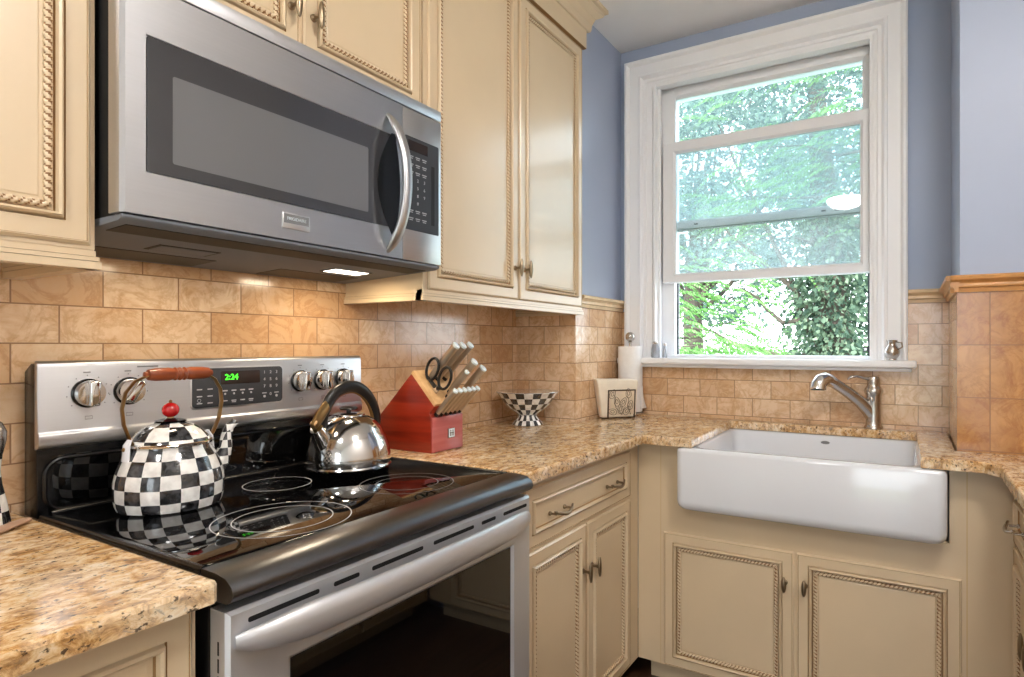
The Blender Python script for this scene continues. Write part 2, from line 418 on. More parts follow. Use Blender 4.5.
sbox('trim_2', 'tile_y', ((XP, YA + .008, .88), (XP + .008, 0, 1.47)))                               # tiles on the short return
sbox('trim_3', 'tile_x', ((XP, YA, .88), (XW, YA + .008, ZT)))                                # tiles, left alcove side
sbox('trim_4', 'tile_y', ((XW, YB, .88), (XW + .008, YA, WZ0)), ((XW, YB, WZ0), (XW + .008, -1.44, ZT)), ((XW, -.34, WZ0), (XW + .008, YA, ZT)))
sbox('trim_5', 'tile_pier', ((XP, -2.342, .88), (XP + .008, YB, ZT)))
sbox('trim_6', 'tile_x', ((XP + .0005, YB, .88), (XW, YB - .008, ZT)))
# stone cap moulding, with the same section on every run
def cap_prof(sgn, w0): return [(w0 - sgn * .002, ZT), (w0 + sgn * .006, ZT), (w0 + sgn * .008, ZT + .008), (w0 + sgn * .009, ZT + .013), (w0 + sgn * .016, ZT + .015), (w0 + sgn * .018, ZT + .021), (w0 + sgn * .015, ZT + .026),
                               (w0 + sgn * .020, ZT + .034), (w0 + sgn * .029, ZT + .037), (w0 + sgn * .031, ZT + .045), (w0 + sgn * .027, ZT + .050), (w0 - sgn * .008, ZT + .050)]
b = B(); b.prism(cap_prof(-1, YA), 'x', XP + .02, XW); struct(b.build('trim_7', 'tile_cap', auto=50))
b = B(); b.prism([(x, z) for x, z in cap_prof(-1, XW)], 'y', YB, -1.472); struct(b.build('trim_8', 'tile_cap', auto=50))
b = B(); b.prism([(x, z) for x, z in cap_prof(-1, XP)], 'y', -2.342, YB + .018); struct(b.build('trim_9', 'tile_cap_pier', auto=50))
b = B(); b.prism(cap_prof(1, YB), 'x', XP - .018, XW); struct(b.build('trim_10', 'tile_cap_pier', auto=50))

# ------------------------------------------------------------------ the window
win = bpy.data.objects.new('window_1', None); COL.objects.link(win); win.location = (XW, -.91, WZ0)
win['kind'] = 'structure'
prof = [(0, XW + .008), (0, 2.096), (.006, 2.090), (.014, 2.090), (.020, 2.098), (.024, 2.106), (.066, 2.106), (.070, 2.100), (.078, 2.098), (.084, 2.104),
        (.088, 2.116), (.100, 2.116), (.104, 2.122), (.128, 2.126), (.130, 2.150)]
b = B(); b.sweepU(-.322, -1.472, 1.172, 2.545, prof); b.build('casing', 'white', win, auto=28)
b = B(); x0, x1 = 2.122, 2.39                       # jamb lining with stops
b.box((x0, WY0 + .006, WZ0), (x1, WY0 - .006, WZ1)); b.box((x0, WY1 + .006, WZ0), (x1, WY1 - .006, WZ1)); b.box((x0, WY0, WZ1 - .006), (x1, WY1, WZ1 + .006))
b.box((2.150, WY0 - .006, WZ0), (2.166, WY0 - .020, WZ1 - .006)); b.box((2.150, WY1 + .006, WZ0), (2.166, WY1 + .011, WZ1 - .006))
b.box((2.150, WY0, WZ1 - .022), (2.166, WY1, WZ1 - .006))
b.box((2.205, WY0 - .006, WZ0), (2.27, -.530, WZ1 - .006)); b.box((2.252, WY1 + .006, WZ0), (2.27, -1.338, WZ1 - .006))
b.box((2.205, -.53, WZ1 - .045), (2.27, -1.338, WZ1 - .006))
b.build('jamb', 'white', win, bevel=.002)
b = B(); b.box((2.060, -.300, 1.147), (2.42, -1.500, 1.174)); b.box((2.082, -.315, 1.132), (2.13, -1.485, 1.147)); b.build('stool', 'white', win, bevel=.006, bseg=3)
b = B(); b.box((2.176, WY0 - .02, 1.174), (2.265, -1.348, 1.188)); b.build('sill_track', 'vinyl', win, bevel=.002)
b = B(); b.box((2.236, -.5305, 1.188), (2.246, -.536, 1.53)); b.box((2.236, -1.3375, 1.188), (2.246, -1.331, 1.53)); b.build('weatherstrip', 'weather', win)
b = B(); b.box((2.205, -1.316, 1.205), (2.220, -1.334, 1.225), 0); b.box((2.2045, -1.319, 1.209), (2.2055, -1.330, 1.221), 1); b.box((2.205, -1.33, 1.213), (2.25, -1.338, 1.217), 0)
b.build('catch', ['weather', 'white'], win, bevel=.0008)
def sash(name, x, y0, y1, z0, z1, gy0, gy1, gz0, gz1, depth, pane):
    # rings() works in a local x-z plane looking along -y; turn it to face -x
    b = B(); b.at(RZ(-pi / 2, (x, 0, 0)))
    R = [(-y0, -y1, z0, z1, depth), (-y0, -y1, z0, z1, .004), (-y0 + .004, -y1 - .004, z0 + .004, z1 - .004, 0),
         (-gy0 - .010, -gy1 + .010, gz0 - .010, gz1 + .010, 0), (-gy0 - .003, -gy1 + .003, gz0 - .003, gz1 + .003, .008),
         (-gy0, -gy1, gz0, gz1, .010), (-gy0, -gy1, gz0, gz1, depth)]
    b.rings(R + [R[0]], [0] * len(R), fill=False)
    f = b.build(name, 'vinyl', win, auto=30)
    g = B(); g.box((x + depth * .5, gy0 + .004, gz0 - .004), (x + depth * .5 + .003, gy1 - .004, gz1 + .004)); g.build('pane', pane, f)
    return f
lo = sash('lower_sash', 2.170, -.482, -1.347, 1.518, 2.165, -.543, -1.307, 1.560, 2.112, .032, 'pane_hazy')
up = sash('upper_sash', 2.210, -.482, -1.347, 1.768, 2.410, -.520, -1.312, 1.808, 2.379, .030, 'pane')
b = B()
for y in (-.62, -1.16, -1.21): b.box((2.2095, y, 1.783), (2.212, y - .018, 1.790))
b.build('bolt_heads', 'weather', up)
b = B(); b.box((2.208, -.50, 1.7675), (2.245, -1.33, 1.7635)); b.build('rail_shadow', 'weather', up)  # dark strip modelled as the shadow line under the meeting rail

# ------------------------------------------------------------------ doors and drawer fronts
def rope_geo(b, w, h, ins, y, R=.0066, pitch=.0115):
    def side(p, q):
        p = Vector(p); q = Vector(q); d = q - p; n = max(8, int(d.length / (pitch / 4))); d.normalize(); e = d.cross(Vector((0, 1, 0)))
        vs = []; fs = []; ms = []; K = 10
        for i in range(n + 1):
            c = p + (q - p) * (i / n); s_ = (q - p).length * i / n
            for k in range(K):
                th = 2 * pi * k / K; g = abs(cos(th - pi * s_ / pitch)); r = R * (.58 + .42 * g ** .8)
                vs.append(tuple(c + e * (r * cos(th)) + Vector((0, 1, 0)) * (r * sin(th))))
        for i in range(n):
            for k in range(K):
                th = 2 * pi * (k + .5) / K; g = abs(cos(th - pi * ((q - p).length * (i + .5) / n) / pitch))
                fs.append((i * K + k, i * K + (k + 1) % K, (i + 1) * K + (k + 1) % K, (i + 1) * K + k)); ms.append(1 if g < .5 else 0)
        b.add(vs, fs, ms)
    a, c = ins, ins
    side((a, y, c), (w - a, y, c)); side((w - a, y, c), (w - a, y, h - c)); side((w - a, y, h - c), (a, y, h - c)); side((a, y, h - c), (a, y, c))

def knob_geo(b, x, z, half=.031):
    """long oval pull on a short stem, in front of the local plane y = 0"""
    X0 = b.X
    b.X = X0 @ Matrix.Translation((x, 0, z)) @ Matrix.Rotation(pi / 2, 4, 'X')
    b.lathe([(.0085, -.001), (.0085, .002), (.0045, .005), (.004, .016), (.006, .020), (.0065, .024)], seg=14)
    b.X = X0 @ Matrix.Translation((x, -.027, z))
    b.ball((0, 0, 0), (.0078, .0062, half), 14, 12)
    b.X = X0

def door(mtx, w, h, parent, knob=None, rope=True, fw=.034, name='door', half=.031, label=None):
    b = B(); b.at(mtx); t = .019
    def r(i, y): return (i, w - i, i, h - i, y)
    R = [r(0, t), r(0, .008), r(0, .004), r(.004, 0), r(.0052, 0), r(.0062, .0012), r(fw, .0012), r(fw + .0016, .0048), r(fw + .0026, .0036), r(fw + .0042, -.0035), r(fw + .0075, -.0066), r(fw + .0108, -.0040), r(fw + .0125, .0040), r(fw + .0150, .0090)]
    ms = [1, 0, 0, 0, 1, 0, 1, 0, 0, 0, 0, 0, 1]
    if rope:
        R += [r(fw + .0290, .0090), r(fw + .0302, .0080), r(fw + .034, .0066)]; ms += [0, 1, 0]
    else:
        R += [r(fw + .0172, .0080), r(fw + .022, .0066)]; ms += [0, 0]
    b.rings(R, ms + [0], True, 0)
    d = b.build(name, ['cream', 'glaze'], parent)
    if label: d['label'] = label
    if rope:
        b = B(); b.at(mtx); rope_geo(b, w, h, fw + .0215, .0056, .0066); b.build('rope_moulding', ['cream', 'rope_glaze'], d, smooth=True)
    if knob:
        b = B(); b.at(mtx); knob_geo(b, knob[0], knob[1], half); b.build('knob', 'bronze', d, smooth=True)
    return d

def pull_geo(b, x, z, s=.05):
    X0 = b.X
    for sg in (-1, 1):
        b.X = X0 @ Matrix.Translation((x + sg * s * .8, 0, z)) @ Matrix.Rotation(pi / 2, 4, 'X')
        b.lathe([(.0065, -.001), (.0065, .003), (.0035, .006), (.0035, .022)], seg=12)
    b.X = X0
    pts = []; rr = []
    for i in range(21):
        t = -1 + i / 10
        pts.append((x + t * s, -.022 - .012 * (1 - t * t) , z - .004 * cos(t * pi) + .004 * (abs(t) > .85)))
        rr.append(.0030 + .0022 * (1 - t * t))
    b.tube(pts, rr, 10)

FX = lambda x, y, z: Matrix.Translation((x, y, z))                         # front faces -y, local x runs +x
FW = lambda x, y, z: RZ(-pi / 2, (x, y, z))                                # front faces -x, local x runs -y
FN = lambda x, y, z: RZ(pi, (x, y, z))                                     # front faces +y, local x runs -x

def light_rail(b, x0, x1, y, z0, z1):
    """stepped rail under a wall cabinet, front and both ends"""
    h = z1 - z0
    for i, (zz0, zz1, o) in enumerate(((z0, z0 + h * .40, .008), (z0 + h * .44, z0 + h * .66, .006), (z0 + h * .70, z1, .002))):
        b.box((x0 - o, y - o, zz0), (x1 + o, y + .02, zz1), 0)
        b.box((x1 - .02, y, zz0), (x1 + o, -.003, zz1), 0); b.box((x0 - o, y, zz0), (x0 + .02, -.003, zz1), 0)
    b.box((x0 - .001, y + .001, z0 + .002), (x1 + .001, y + .018, z1 - .001), 1)
    b.box((x1 - .018, y, z0 + .002), (x1 + .001, -.004, z1 - .001), 1); b.box((x0 - .001, y, z0 + .002), (x0 + .018, -.004, z1 - .001), 1)

# --- wall cabinets
YF = -.3125                                                                   # face frames; door fronts stand 2 cm proud
def wall_cab(name, x0, x1, z0, z1, label, doors, rail=True, xf=None):
    c = thing(name, ((x0 + x1) / 2, -.15, z0), label, 'cabinet', 'cream wall cabinets')
    b = B(); b.box((x0, YF, z0), (x1, -.003, z1)); b.build('carcass', 'cream', c, bevel=.001)
    b = B(); b.box((x0 + .0005, YF - .001, z0 + .002), ((xf or x1), YF + .001, z1)); b.build('face_frame', 'cream', c)
    b = B(); b.box((x0, -.330, 2.446), ((xf or x1) + .014, YF, 2.535), 0); b.box((x0, -.3295, 2.4445), ((xf or x1) + .0135, YF, 2.4465), 1)
    b.build('frieze', ['cream', 'glaze'], c)
    for (a, e, dz0, dz1, kn, nolab) in doors:
        door(FX(a, -.321, dz0), e - a, dz1 - dz0, c, kn)
    if rail:
        b = B(); light_rail(b, x0 + .001, (xf or x1) - .001, -.313, z0 - .030, z0); b.build('light_rail', ['cream', 'glaze'], c)
    return c
wall_cab('wall_cabinet', -.52, -.008, 1.385, 2.535, 'cream wall cabinet at the left edge of the photo, left of the microwave',
         [(-.505, -.0155, 1.394, 2.44, (.045, .10), 0)])
wall_cab('wall_cabinet', .0, .757, 1.862, 2.535, 'short two-door cream wall cabinet directly above the microwave',
         [(.006, .3735, 1.868, 2.44, (.345, .095), 0), (.3835, .751, 1.868, 2.44, (.024, .095), 0)], rail=False)
wall_cab('wall_cabinet', .764, 1.678, 1.385, 2.535, 'tall two-door cream wall cabinet right of the microwave, beside the window alcove',
         [(.7816, 1.2260, 1.387, 2.44, (.421, .105), 0), (1.2340, 1.6860, 1.387, 2.44, (.026, .105), 0)], xf=1.690)
# crown moulding up to the ceiling
cp = [(-.300, 2.520), (-.333, 2.520), (-.337, 2.522), (-.340, 2.532), (-.341, 2.548), (-.352, 2.575), (-.376, 2.590), (-.380, 2.602), (-.392, 2.606), (-.392, 2.620), (-.300, 2.620)]
b = B(); vs = []; n = len(cp)
for y, z in cp: vs.append((-.52, y, z))
for y, z in cp: vs.append((1.690 + (-.300 - y), y, z))
for y, z in cp: vs.append((1.690 + (-.300 - y), YA + .004, z))
fs = [(k * n + i, k * n + (i + 1) % n, (k + 1) * n + (i + 1) % n, (k + 1) * n + i) for k in (0, 1) for i in range(n)] + [tuple(range(n)), tuple(2 * n + i for i in range(n))]
b.add(vs, fs); struct(b.build('trim_11', 'cream'))

# --- base cabinets, stove wall
c = thing('base_cabinet', (-.33, -.3, 0), 'cream base cabinet under the left worktop, left of the range', 'cabinet', 'cream base cabinets')
b = B(); b.box((-.64, -.612, .10), (-.010, -.02, .882)); b.box((-.64, -.53, 0), (-.022, -.02, .10)); b.build('carcass', 'cream', c)
door(FX(-.62, -.620, .700), .604, .168, c, rope=False, name='drawer')
door(FX(-.62, -.620, .11), .604, .575, c, (.55, .50))
c = thing('base_cabinet', (1.13, -.3, 0), 'cream base cabinet with one wide drawer over two doors, right of the range', 'cabinet', 'cream base cabinets')
b = B(); b.box((.768, -.612, .085), (1.572, -.02, .882)); b.box((.768, -.53, 0), (1.582, -.02, .085)); b.build('carcass', 'cream', c)
dr = door(FX(.812, -.620, .694), .678, .162, c, rope=False, name='drawer')
for xx in (.975, 1.335):
    b = B(); b.at(FX(0, -.620, 0)); pull_geo(b, xx, .768); b.build('bow_pull', 'bronze', dr, smooth=True)
door(FX(.812, -.620, .095), .343, .588, c, (.318, .450))
door(FX(1.163, -.620, .095), .327, .588, c, (.026, .450))

# --- sink base
c = thing('sink_cabinet', (1.6, -1.16, 0), 'cream sink cabinet with two rope-edged doors below the white farmhouse sink', 'cabinet', 'cream base cabinets')
XF = 1.573
b = B(); b.box((XF + .004, -.694, .086), (1.67, -.715, .882)); b.box((XF + .004, -1.605, .086), (1.67, -1.626, .882)); b.box((XF + .004, -.70, .086), (1.67, -1.62, .10)); b.box((XF + .06, -.64, 0), (1.67, -1.70, .086))
b.build('carcass', 'cream', c)
b = B(); b.box((XF, -.702, .085), (XF + .019, -1.618, .660)); b.box((XF, -.702, .660), (XF + .019, -.776, .882)); b.box((XF, -1.577, .660), (XF + .019, -1.618, .882)); b.build('face_panel', 'cream', c)
b = B(); b.box((XF + .002, -.6125, .085), (XF + .019, -.7000, .882)); b.build('filler_panel', 'cream', c)
b = B(); b.box((XF + .002, -1.6200, .085), (XF + .019, -1.7305, .882)); b.build('filler_panel', 'cream', c)
for y in (-.699, -1.6175):
    b = B(); b.box((XF + .0012, y, .085), (XF + .012, y - .0035, .882)); b.build('seam', 'inner', c)
door(FW(1.5645, -.7135, .088), .4410, .476, c, (.415, .376), half=.026)
door(FW(1.5645, -1.1630, .088), .4440, .476, c, (.026, .376), half=.026)

# --- right-hand leg (only its near edge shows; it is what the oven glass mirrors)
def right_base(x1, x0, label):
    c = thing('base_cabinet', ((x0 + x1) / 2, -2.05, 0), label, 'cabinet', 'cream base cabinets')
    b = B(); b.box((x0 + .001, -1.731, .085), (x1 - .001, -2.33, .882)); b.box((x0 + .001, -1.82, 0), (x1 - .001, -2.33, .085)); b.build('carcass', 'cream', c)
    w = x1 - x0 - .03
    d = door(FN(x1 - .015, -1.722, .694), w, .162, c, rope=False, name='drawer')
    b = B(); b.at(FN(x1 - .015, -1.722, 0)); pull_geo(b, w * .20 if x1 > 1.4 else w / 2, .765); b.build('bow_pull', 'satin', d, smooth=True)
    h = w / 2 - .004
    door(FN(x1 - .015, -1.722, .095), h, .588, c, (h - .026, .455)); door(FN(x1 - .015 - w + h, -1.722, .095), h, .588, c, (.026, .455))
right_base(1.560, .80, 'cream base cabinet at the right edge of the photo, right of the sink corner')
right_base(.80, .02, 'cream base cabinet behind the viewer opposite the range, seen only mirrored in the oven glass')
right_base(.02, -.78, 'cream base cabinet behind the viewer, furthest from the window')

# --- worktops
def slab(name, poly, z0, z1, label, ch=.0075):
    b = B(); b.prism(poly, 'z', z0, z1)
    me = bpy.data.meshes.new(name); me.from_pydata(b.v, [], b.f); me.materials.append(M['granite'])
    bm = bmesh.new(); bm.from_mesh(me); bmesh.ops.recalc_face_normals(bm, faces=bm.faces)
    es = [e for e in bm.edges if all(abs(v.co.z - z1) < 1e-5 for v in e.verts)]
    bmesh.ops.bevel(bm, geom=es, offset=ch, segments=2, profile=.5, affect='EDGES', clamp_overlap=True)
    bmesh.ops.triangulate(bm, faces=[f for f in bm.faces if len(f.verts) > 4])
    bm.to_mesh(me); bm.free()
    o = bpy.data.objects.new(name, me); COL.objects.link(o); return tag(o, label, 'worktop')
slab('worktop', [(-.66, -.003), (-.010, -.003), (-.010, -.664), (-.018, -.672), (-.66, -.672)], .884, ZC, 'speckled gold granite worktop left of the range')
slab('worktop', [(.766, -.003), (.766, -.661), (1.4953, -.661), (1.4953, -.838), (2.050, -.830), (2.050, -1.498), (1.4953, -1.505), (1.4953, -1.6545), (1.4556, -1.685),
                 (-.80, -1.687), (-.80, -2.33), (1.675, -2.33), (1.675, YB + .001 - .004), (1.675, YB + .003), (2.130, YB + .003), (2.130, YA - .003), (1.675, YA - .003), (1.675, -.003)], .884, ZC,
     'speckled gold granite worktop from the range round past the white sink')

# --- farmhouse sink
def rrect(x0, x1, y0, y1, r, n=6):
    out = []
    for cx, cy, a0 in ((x1 - r, y1 - r, 0), (x0 + r, y1 - r, pi / 2), (x0 + r, y0 + r, pi), (x1 - r, y0 + r, 1.5 * pi)):
        for k in range(n + 1): a = a0 + pi / 2 * k / n; out.append((cx + r * cos(a), cy + r * sin(a)))
    return out
sk = thing('farmhouse_sink', (1.78, -1.177, .668), 'white apron-front farmhouse sink under the window', 'sink')
b = B(); sx0, sx1, sy0, sy1 = 1.4885, 2.085, -1.5698, -.7837
loops = [(rrect(sx0 + i_, sx1 - i_, sy0 + i_, sy1 - i_, .026), z_) for i_, z_ in ((.034, .6675), (.022, .6690), (.012, .6735), (.005, .6815), (.0012, .6920), (0, .7020))] + [
         (rrect(sx0, sx1, sy0, sy1, .026), .868), (rrect(sx0 + .003, sx1 - .003, sy0 + .003, sy1 - .003, .022), .877), (rrect(sx0 + .010, sx1 - .010, sy0 + .010, sy1 - .010, .02), .8815)]
inn = [(rrect(1.519, 2.046, -1.500, -.838, .05), .8815), (rrect(1.526, 2.041, -1.494, -.844, .05), .876), (rrect(1.532, 2.034, -1.487, -.851, .05), .72), (rrect(1.56, 2.01, -1.46, -.88, .05), .70)]
vs = []; fs = []
for P_, z in loops + inn: vs += [(x, y, z) for x, y in P_]
n = len(loops[0][0])
for i in range(len(loops) + len(inn) - 1):
    for k in range(n): fs.append((i * n + k, i * n + (k + 1) % n, (i + 1) * n + (k + 1) % n, (i + 1) * n + k))
fs.append(tuple(range(n))); fs.append(tuple((len(loops) + len(inn) - 1) * n + k for k in range(n)))
b.add(vs, fs); b.build('basin', 'fireclay', sk, auto=60)
b = B(); b.lathe([(.045, 0), (.045, .003), (.032, .004), (.028, .001)], (1.83, -1.17, .7), 24); b.build('drain', 'satin', sk, smooth=True)
b = B(); b.at(Matrix.Translation((2.0375, -1.195, .855)) @ Matrix.Rotation(pi / 2, 4, 'Z') @ Matrix.Rotation(-.05, 4, 'X'))
b.prism([(.016 * cos(2 * pi * k / 20), .006 * sin(2 * pi * k / 20)) for k in range(20)], 'y', -.0015, .0005); b.build('maker_mark', 'greyprint', sk)

# ================================================================== THE RANGE
W = .757
rg = thing('range', (W / 2, -.35, 0), 'freestanding stainless steel electric range with black glass cooktop', 'stove')
b = B(); b.box((.003, -.628, .05), (W - .003, -.03, .872)); b.box((.02, -.60, 0), (W - .02, -.05, .05)); b.build('body', 'black', rg, bevel=.003)
b = B(); b.box((.0, -.606, .874), (W, -.03, .9085), 0); b.build('cooktop_frame', 'black', rg, bevel=.006, bseg=3)
b = B(); b.prism(rrect(.012, W - .012, -.602, -.070, .022), 'z', .9075, .9115); top = b.build('glass_cooktop', 'glass_blk', rg, bevel=.0012)
b = B()                                                           # raised lip at both sides and the back
b.tube([(.006, -.604, .909), (.006, -.075, .909)], .0055, 10); b.tube([(W - .006, -.604, .909), (W - .006, -.075, .909)], .0055, 10)
b.tube([(.02, -.072, .912), (W - .02, -.072, .912)], .006, 10); b.build('cooktop_lip', 'black', rg, smooth=True)
def ring(x, y, r, nm='burner_ring', w=.0011, faint=False):
    b = B(); n = 64; z = .9119; vs = []; fs = []
    for k in range(n): a = 2 * pi * k / n; vs += [(x + (r - w) * cos(a), y + (r - w) * sin(a), z), (x + (r + w) * cos(a), y + (r + w) * sin(a), z)]
    for k in range(n): j = (k + 1) % n; fs.append((2 * k, 2 * k + 1, 2 * j + 1, 2 * j))
    b.add(vs, fs); b.build(nm, 'ringprint' if faint else 'print', top)
ring(.222, -.478, .085); ring(.222, -.478, .118); ring(.170, -.200, .074); ring(.390, -.218, .072); ring(.600, -.195, .080); ring(.545, -.470, .105, faint=True); ring(.545, -.470, .070, faint=True)
b = B()                                                           # rolled front edge
b.prism([(-.600, .876), (-.600, .9105), (-.606, .9125), (-.640, .9120), (-.664, .9085), (-.678, .8995), (-.682, .889), (-.678, .880), (-.668, .874), (-.640, .873)], 'x', .002, W - .002)
b.build('front_trim', 'darksteel', rg, auto=50)
# backguard
b = B(); b.prism([(-.012, .905), (-.066, .905), (-.066, 1.030), (-.066, 1.192), (-.040, 1.196), (-.012, 1.180)], 'x', .0, W); bg = b.build('backguard_housing', 'black', rg, bevel=.003)
b = B(); b.box((.022, -.0675, .918), (W - .022, -.066, 1.020)); b.build('splash_panel', 'glass_blk', bg)
b = B(); rr = [(x, z) for x, z in rrect(.012, W - .012, .916, 1.014, .03, 8)]
b.tube([(x, -.069, z) for x, z in rr], .0042, 8, closed=True); b.build('splash_frame', 'black', bg, smooth=True)
b = B(); b.prism([(-.063, 1.199), (-.066, 1.201), (-.0735, 1.196), (-.0755, 1.188), (-.0775, 1.066), (-.0815, 1.061), (-.0820, 1.046), (-.0775, 1.037), (-.066, 1.034), (-.063, 1.034)], 'x', -.002, W + .002)
fa = b.build('control_fascia', 'steel', rg, bevel=.005, bseg=3)
YP = -.0772
def rpanel(name, mat, x0, x1, z0, z1, r, y0, y1, parent):
    b = B(); b.prism(rrect(x0, x1, z0, z1, r), 'y', y0, y1); return b.build(name, mat, parent, bevel=.0006)
rpanel('panel_bezel', 'steel', .271, .504, 1.083, 1.180, .012, YP - .0004, YP + .003, fa)
pn = rpanel('display_panel', 'panel', .275, .500, 1.087, 1.177, .010, YP - .0016, YP + .002, rg)
rpanel('display_window', 'lcd', .340, .438, 1.138, 1.169, .003, YP - .0022, YP, pn)
text('clock_digits', '2:24', .0190, Matrix.Translation((.3655, YP - .0026, 1.1545)), 'green', pn)
b = B()
for i in range(9):
    t = text(None, str(i + 1), .0105, Matrix.Translation((.450 + .0165 * (i % 3), YP - .0019, 1.163 - .0175 * (i // 3))), None, None); b.add(t.v, t.f)
t = text(None, '0', .0105, Matrix.Translation((.4665, YP - .0019, 1.108)), None, None); b.add(t.v, t.f)
for x in (.450, .483): b.ball((x, YP - .002, 1.103), (.0035, .0006, .0035), 10, 6); b.box((x - .006, YP - .0019, 1.110), (x + .006, YP - .0016, 1.1125))
b.build('number_keys', 'print', pn); b = B()
for i in range(4):
    x = .350 + .0215 * i
    b.ball((x, YP - .002, 1.1155), (.0026, .0006, .0026), 10, 6); b.box((x - .006, YP - .0019, 1.1215), (x + .006, YP - .0016, 1.1245)); b.box((x - .006, YP - .0019, 1.098), (x + .006, YP - .0016, 1.1005))
    if i % 2: b.box((x - .005, YP - .0019, 1.0945), (x + .005, YP - .0016, 1.0965))
b.build('function_keys', 'print', pn); b = B()
for i in range(3):
    for j in (0, 1): b.box((.285 + .024 * j, YP - .0019, 1.128 - .016 * i), (.297 + .024 * j, YP - .0016, 1.1305 - .016 * i))
b.tube([(.290 + .004 * cos(k * .9), YP - .0019, 1.104 + .004 * sin(k * .9)) for k in range(7)], .0006, 6, closed=True)
b.build('side_icons', 'print', pn)
def range_knob(x, z, rot):
    b = B(); b.at(Matrix.Translation((x, YP + .001, z)) @ Matrix.Rotation(rot, 4, 'Y') @ Matrix.Rotation(pi / 2, 4, 'X'))
    b.lathe([(.0285, 0), (.0285, .004), (.0265, .006)], seg=36); k = b.build('knob', 'black', rg, auto=40)
    b = B(); b.at(Matrix.Translation((x, YP - .004, z)) @ Matrix.Rotation(rot, 4, 'Y') @ Matrix.Rotation(pi / 2, 4, 'X'))
    b.lathe([(.0255, 0), (.0250, .010), (.0235, .0135), (.0, .0145)], seg=36); b.build('dial_cap', 'chrome', k, auto=30)
    b = B(); b.at(Matrix.Translation((x, YP - .016, z)) @ Matrix.Rotation(rot, 4, 'Y'))
    b.box((-.0085, -.018, -.0245), (.0085, .001, .0245)); b.build('grip', 'chrome', k, bevel=.004, bseg=3)
for x, r in ((.0775, .0), (.149, .55), (.554, .05), (.624, .05), (.694, .05)): range_knob(x, 1.136, r)
for x in (.0775, .149, .554, .624, .694):
    b = B()
    for k in range(9):
        a = radians(-130 + 32 * k) ; b.ball((x + .035 * sin(a), YP - .0002, 1.136 + .035 * cos(a)), (.0013, .0005, .0013), 6, 4)
    b.build('dial_ticks', 'greyprint', fa); b = B(); b.box((x - .008, YP - .0006, 1.176), (x + .004, YP, 1.1785)); b.build('dial_word', 'greyprint', fa); b = B(); b.tube([(x - .005 + p, YP - .0003, 1.085 + q) for p, q in ((0, 0), (.012, 0), (.012, .006), (0, .006))], .0006, 5, closed=True)
    b.build('burner_icon', 'greyprint', fa)
b = B(); b.box((.165, YP - .0006, 1.184), (.205, YP + .001, 1.187)); b.build('fascia_legend', 'greyprint', fa)
# oven door
b = B()
b.rings([(.001, W + .003, .190, .862, -.630), (.001, W + .003, .190, .862, -.664), (.006, W - .002, .195, .857, -.670), (.096, .690, .330, .762, -.670), (.100, .687, .334, .758, -.6665), (.104, .683, .338, .754, -.661)], 0, True, 0)
od = b.build('oven_door', 'steel_door', rg, auto=30)
b = B(); b.box((.1035, -.6615, .3375), (.6835, -.664, .7545)); b.build('door_window', 'glass_oven', od)
for x0, x1 in ((.031, .149), (.177, .229), (.257, .383), (.413, .538), (.566, .616), (.647, .742)):
    b = B(); b.prism(rrect(x0, x1, .8385, .8460, .003, 4), 'y', -.6708, -.6685); b.build('vent_slot', 'blackmat', od)
b = B(); pts = []; ra = []
for i in range(33):
    t = -1 + i / 16; e = max(0, 1 - t * t)
    pts.append((.378 + .366 * t, -.672 - .044 * e ** .55, .8185 + .004 * e)); ra.append(.010 + .016 * min(1, e * 2.2) ** .6)
b.tube(pts, ra, 20, flat=(1.0, .52), up=(0, 0, 1)); b.build('door_handle', 'steel_door', od, smooth=True)
b = B(); b.box((.003, -.628, .055), (W - .003, -.660, .182)); b.build('storage_drawer', 'steel', rg, bevel=.004)
b = B()
for k in range(26): b.box((.0004, -.6475, .20 + .024 * k), (.0015, -.6505, .219 + .024 * k))
b.build('side_vents', 'blackmat', od)

# ================================================================== THE MICROWAVE
mw = thing('microwave', (W / 2, -.2, 1.413), 'stainless steel over-the-range microwave with a bowed handle', 'microwave')
b = B(); b.box((.0, -.352, 1.440), (W - .001, -.004, 1.856)); b.build('body', 'blackmat', mw, bevel=.003)
YM = -.387
b = B(); b.prism([(YM, 1.829), (YM, 1.8565), (-.350, 1.8585), (-.350, 1.829)], 'x', -.004, .756); b.build('top_vent_strip', 'steel', mw, bevel=.002)
XD = .6135
b = B()
b.rings([(-.006, XD, 1.4435, 1.8265, -.355), (-.006, XD, 1.4435, 1.8265, YM + .012), (-.003, XD, 1.4440, 1.8265, YM + .004), (.004, XD, 1.4450, 1.8260, YM), (.034, .5945, 1.5160, 1.7440, YM),
         (.036, .5925, 1.5180, 1.7420, YM + .0025)], 0, True, 0)
md = b.build('door', 'steel_v', mw, auto=28)
b = B(); b.prism(rrect(.0355, .593, 1.5175, 1.7425, .004), 'y', YM + .003, YM + .0005); dg = b.build('door_glass', 'glass_mw', md)
b = B(); b.prism(rrect(.076, .505, 1.540, 1.690, .004), 'y', YM + .001, YM + .0001); b.build('viewing_window', 'glass_grey', md)
arcL = [(.585 - .052 * cos(t * pi / 2), 1.6225 + .137 * t) for t in [-1 + k / 10 for k in range(21)]]
arcR = [(.585 + .020 * cos(t * pi / 2), 1.6225 + .137 * t) for t in [1 - k / 10 for k in range(21)]]
b = B(); b.prism(arcL[1:-1] + arcR[1:-1], 'y', YM + .001, YM - .0008); b.build('handle_pocket', 'black', md)
b = B(); pts = []; ra = []
for i in range(29):
    t = -1 + i / 14; e = 1 - abs(t) ** 2.2
    pts.append((.566 + .012 * e, YM + .004 - .056 * e ** .8, 1.6225 + .168 * t)); ra.append(.0060 + .0080 * min(1, e * 3))
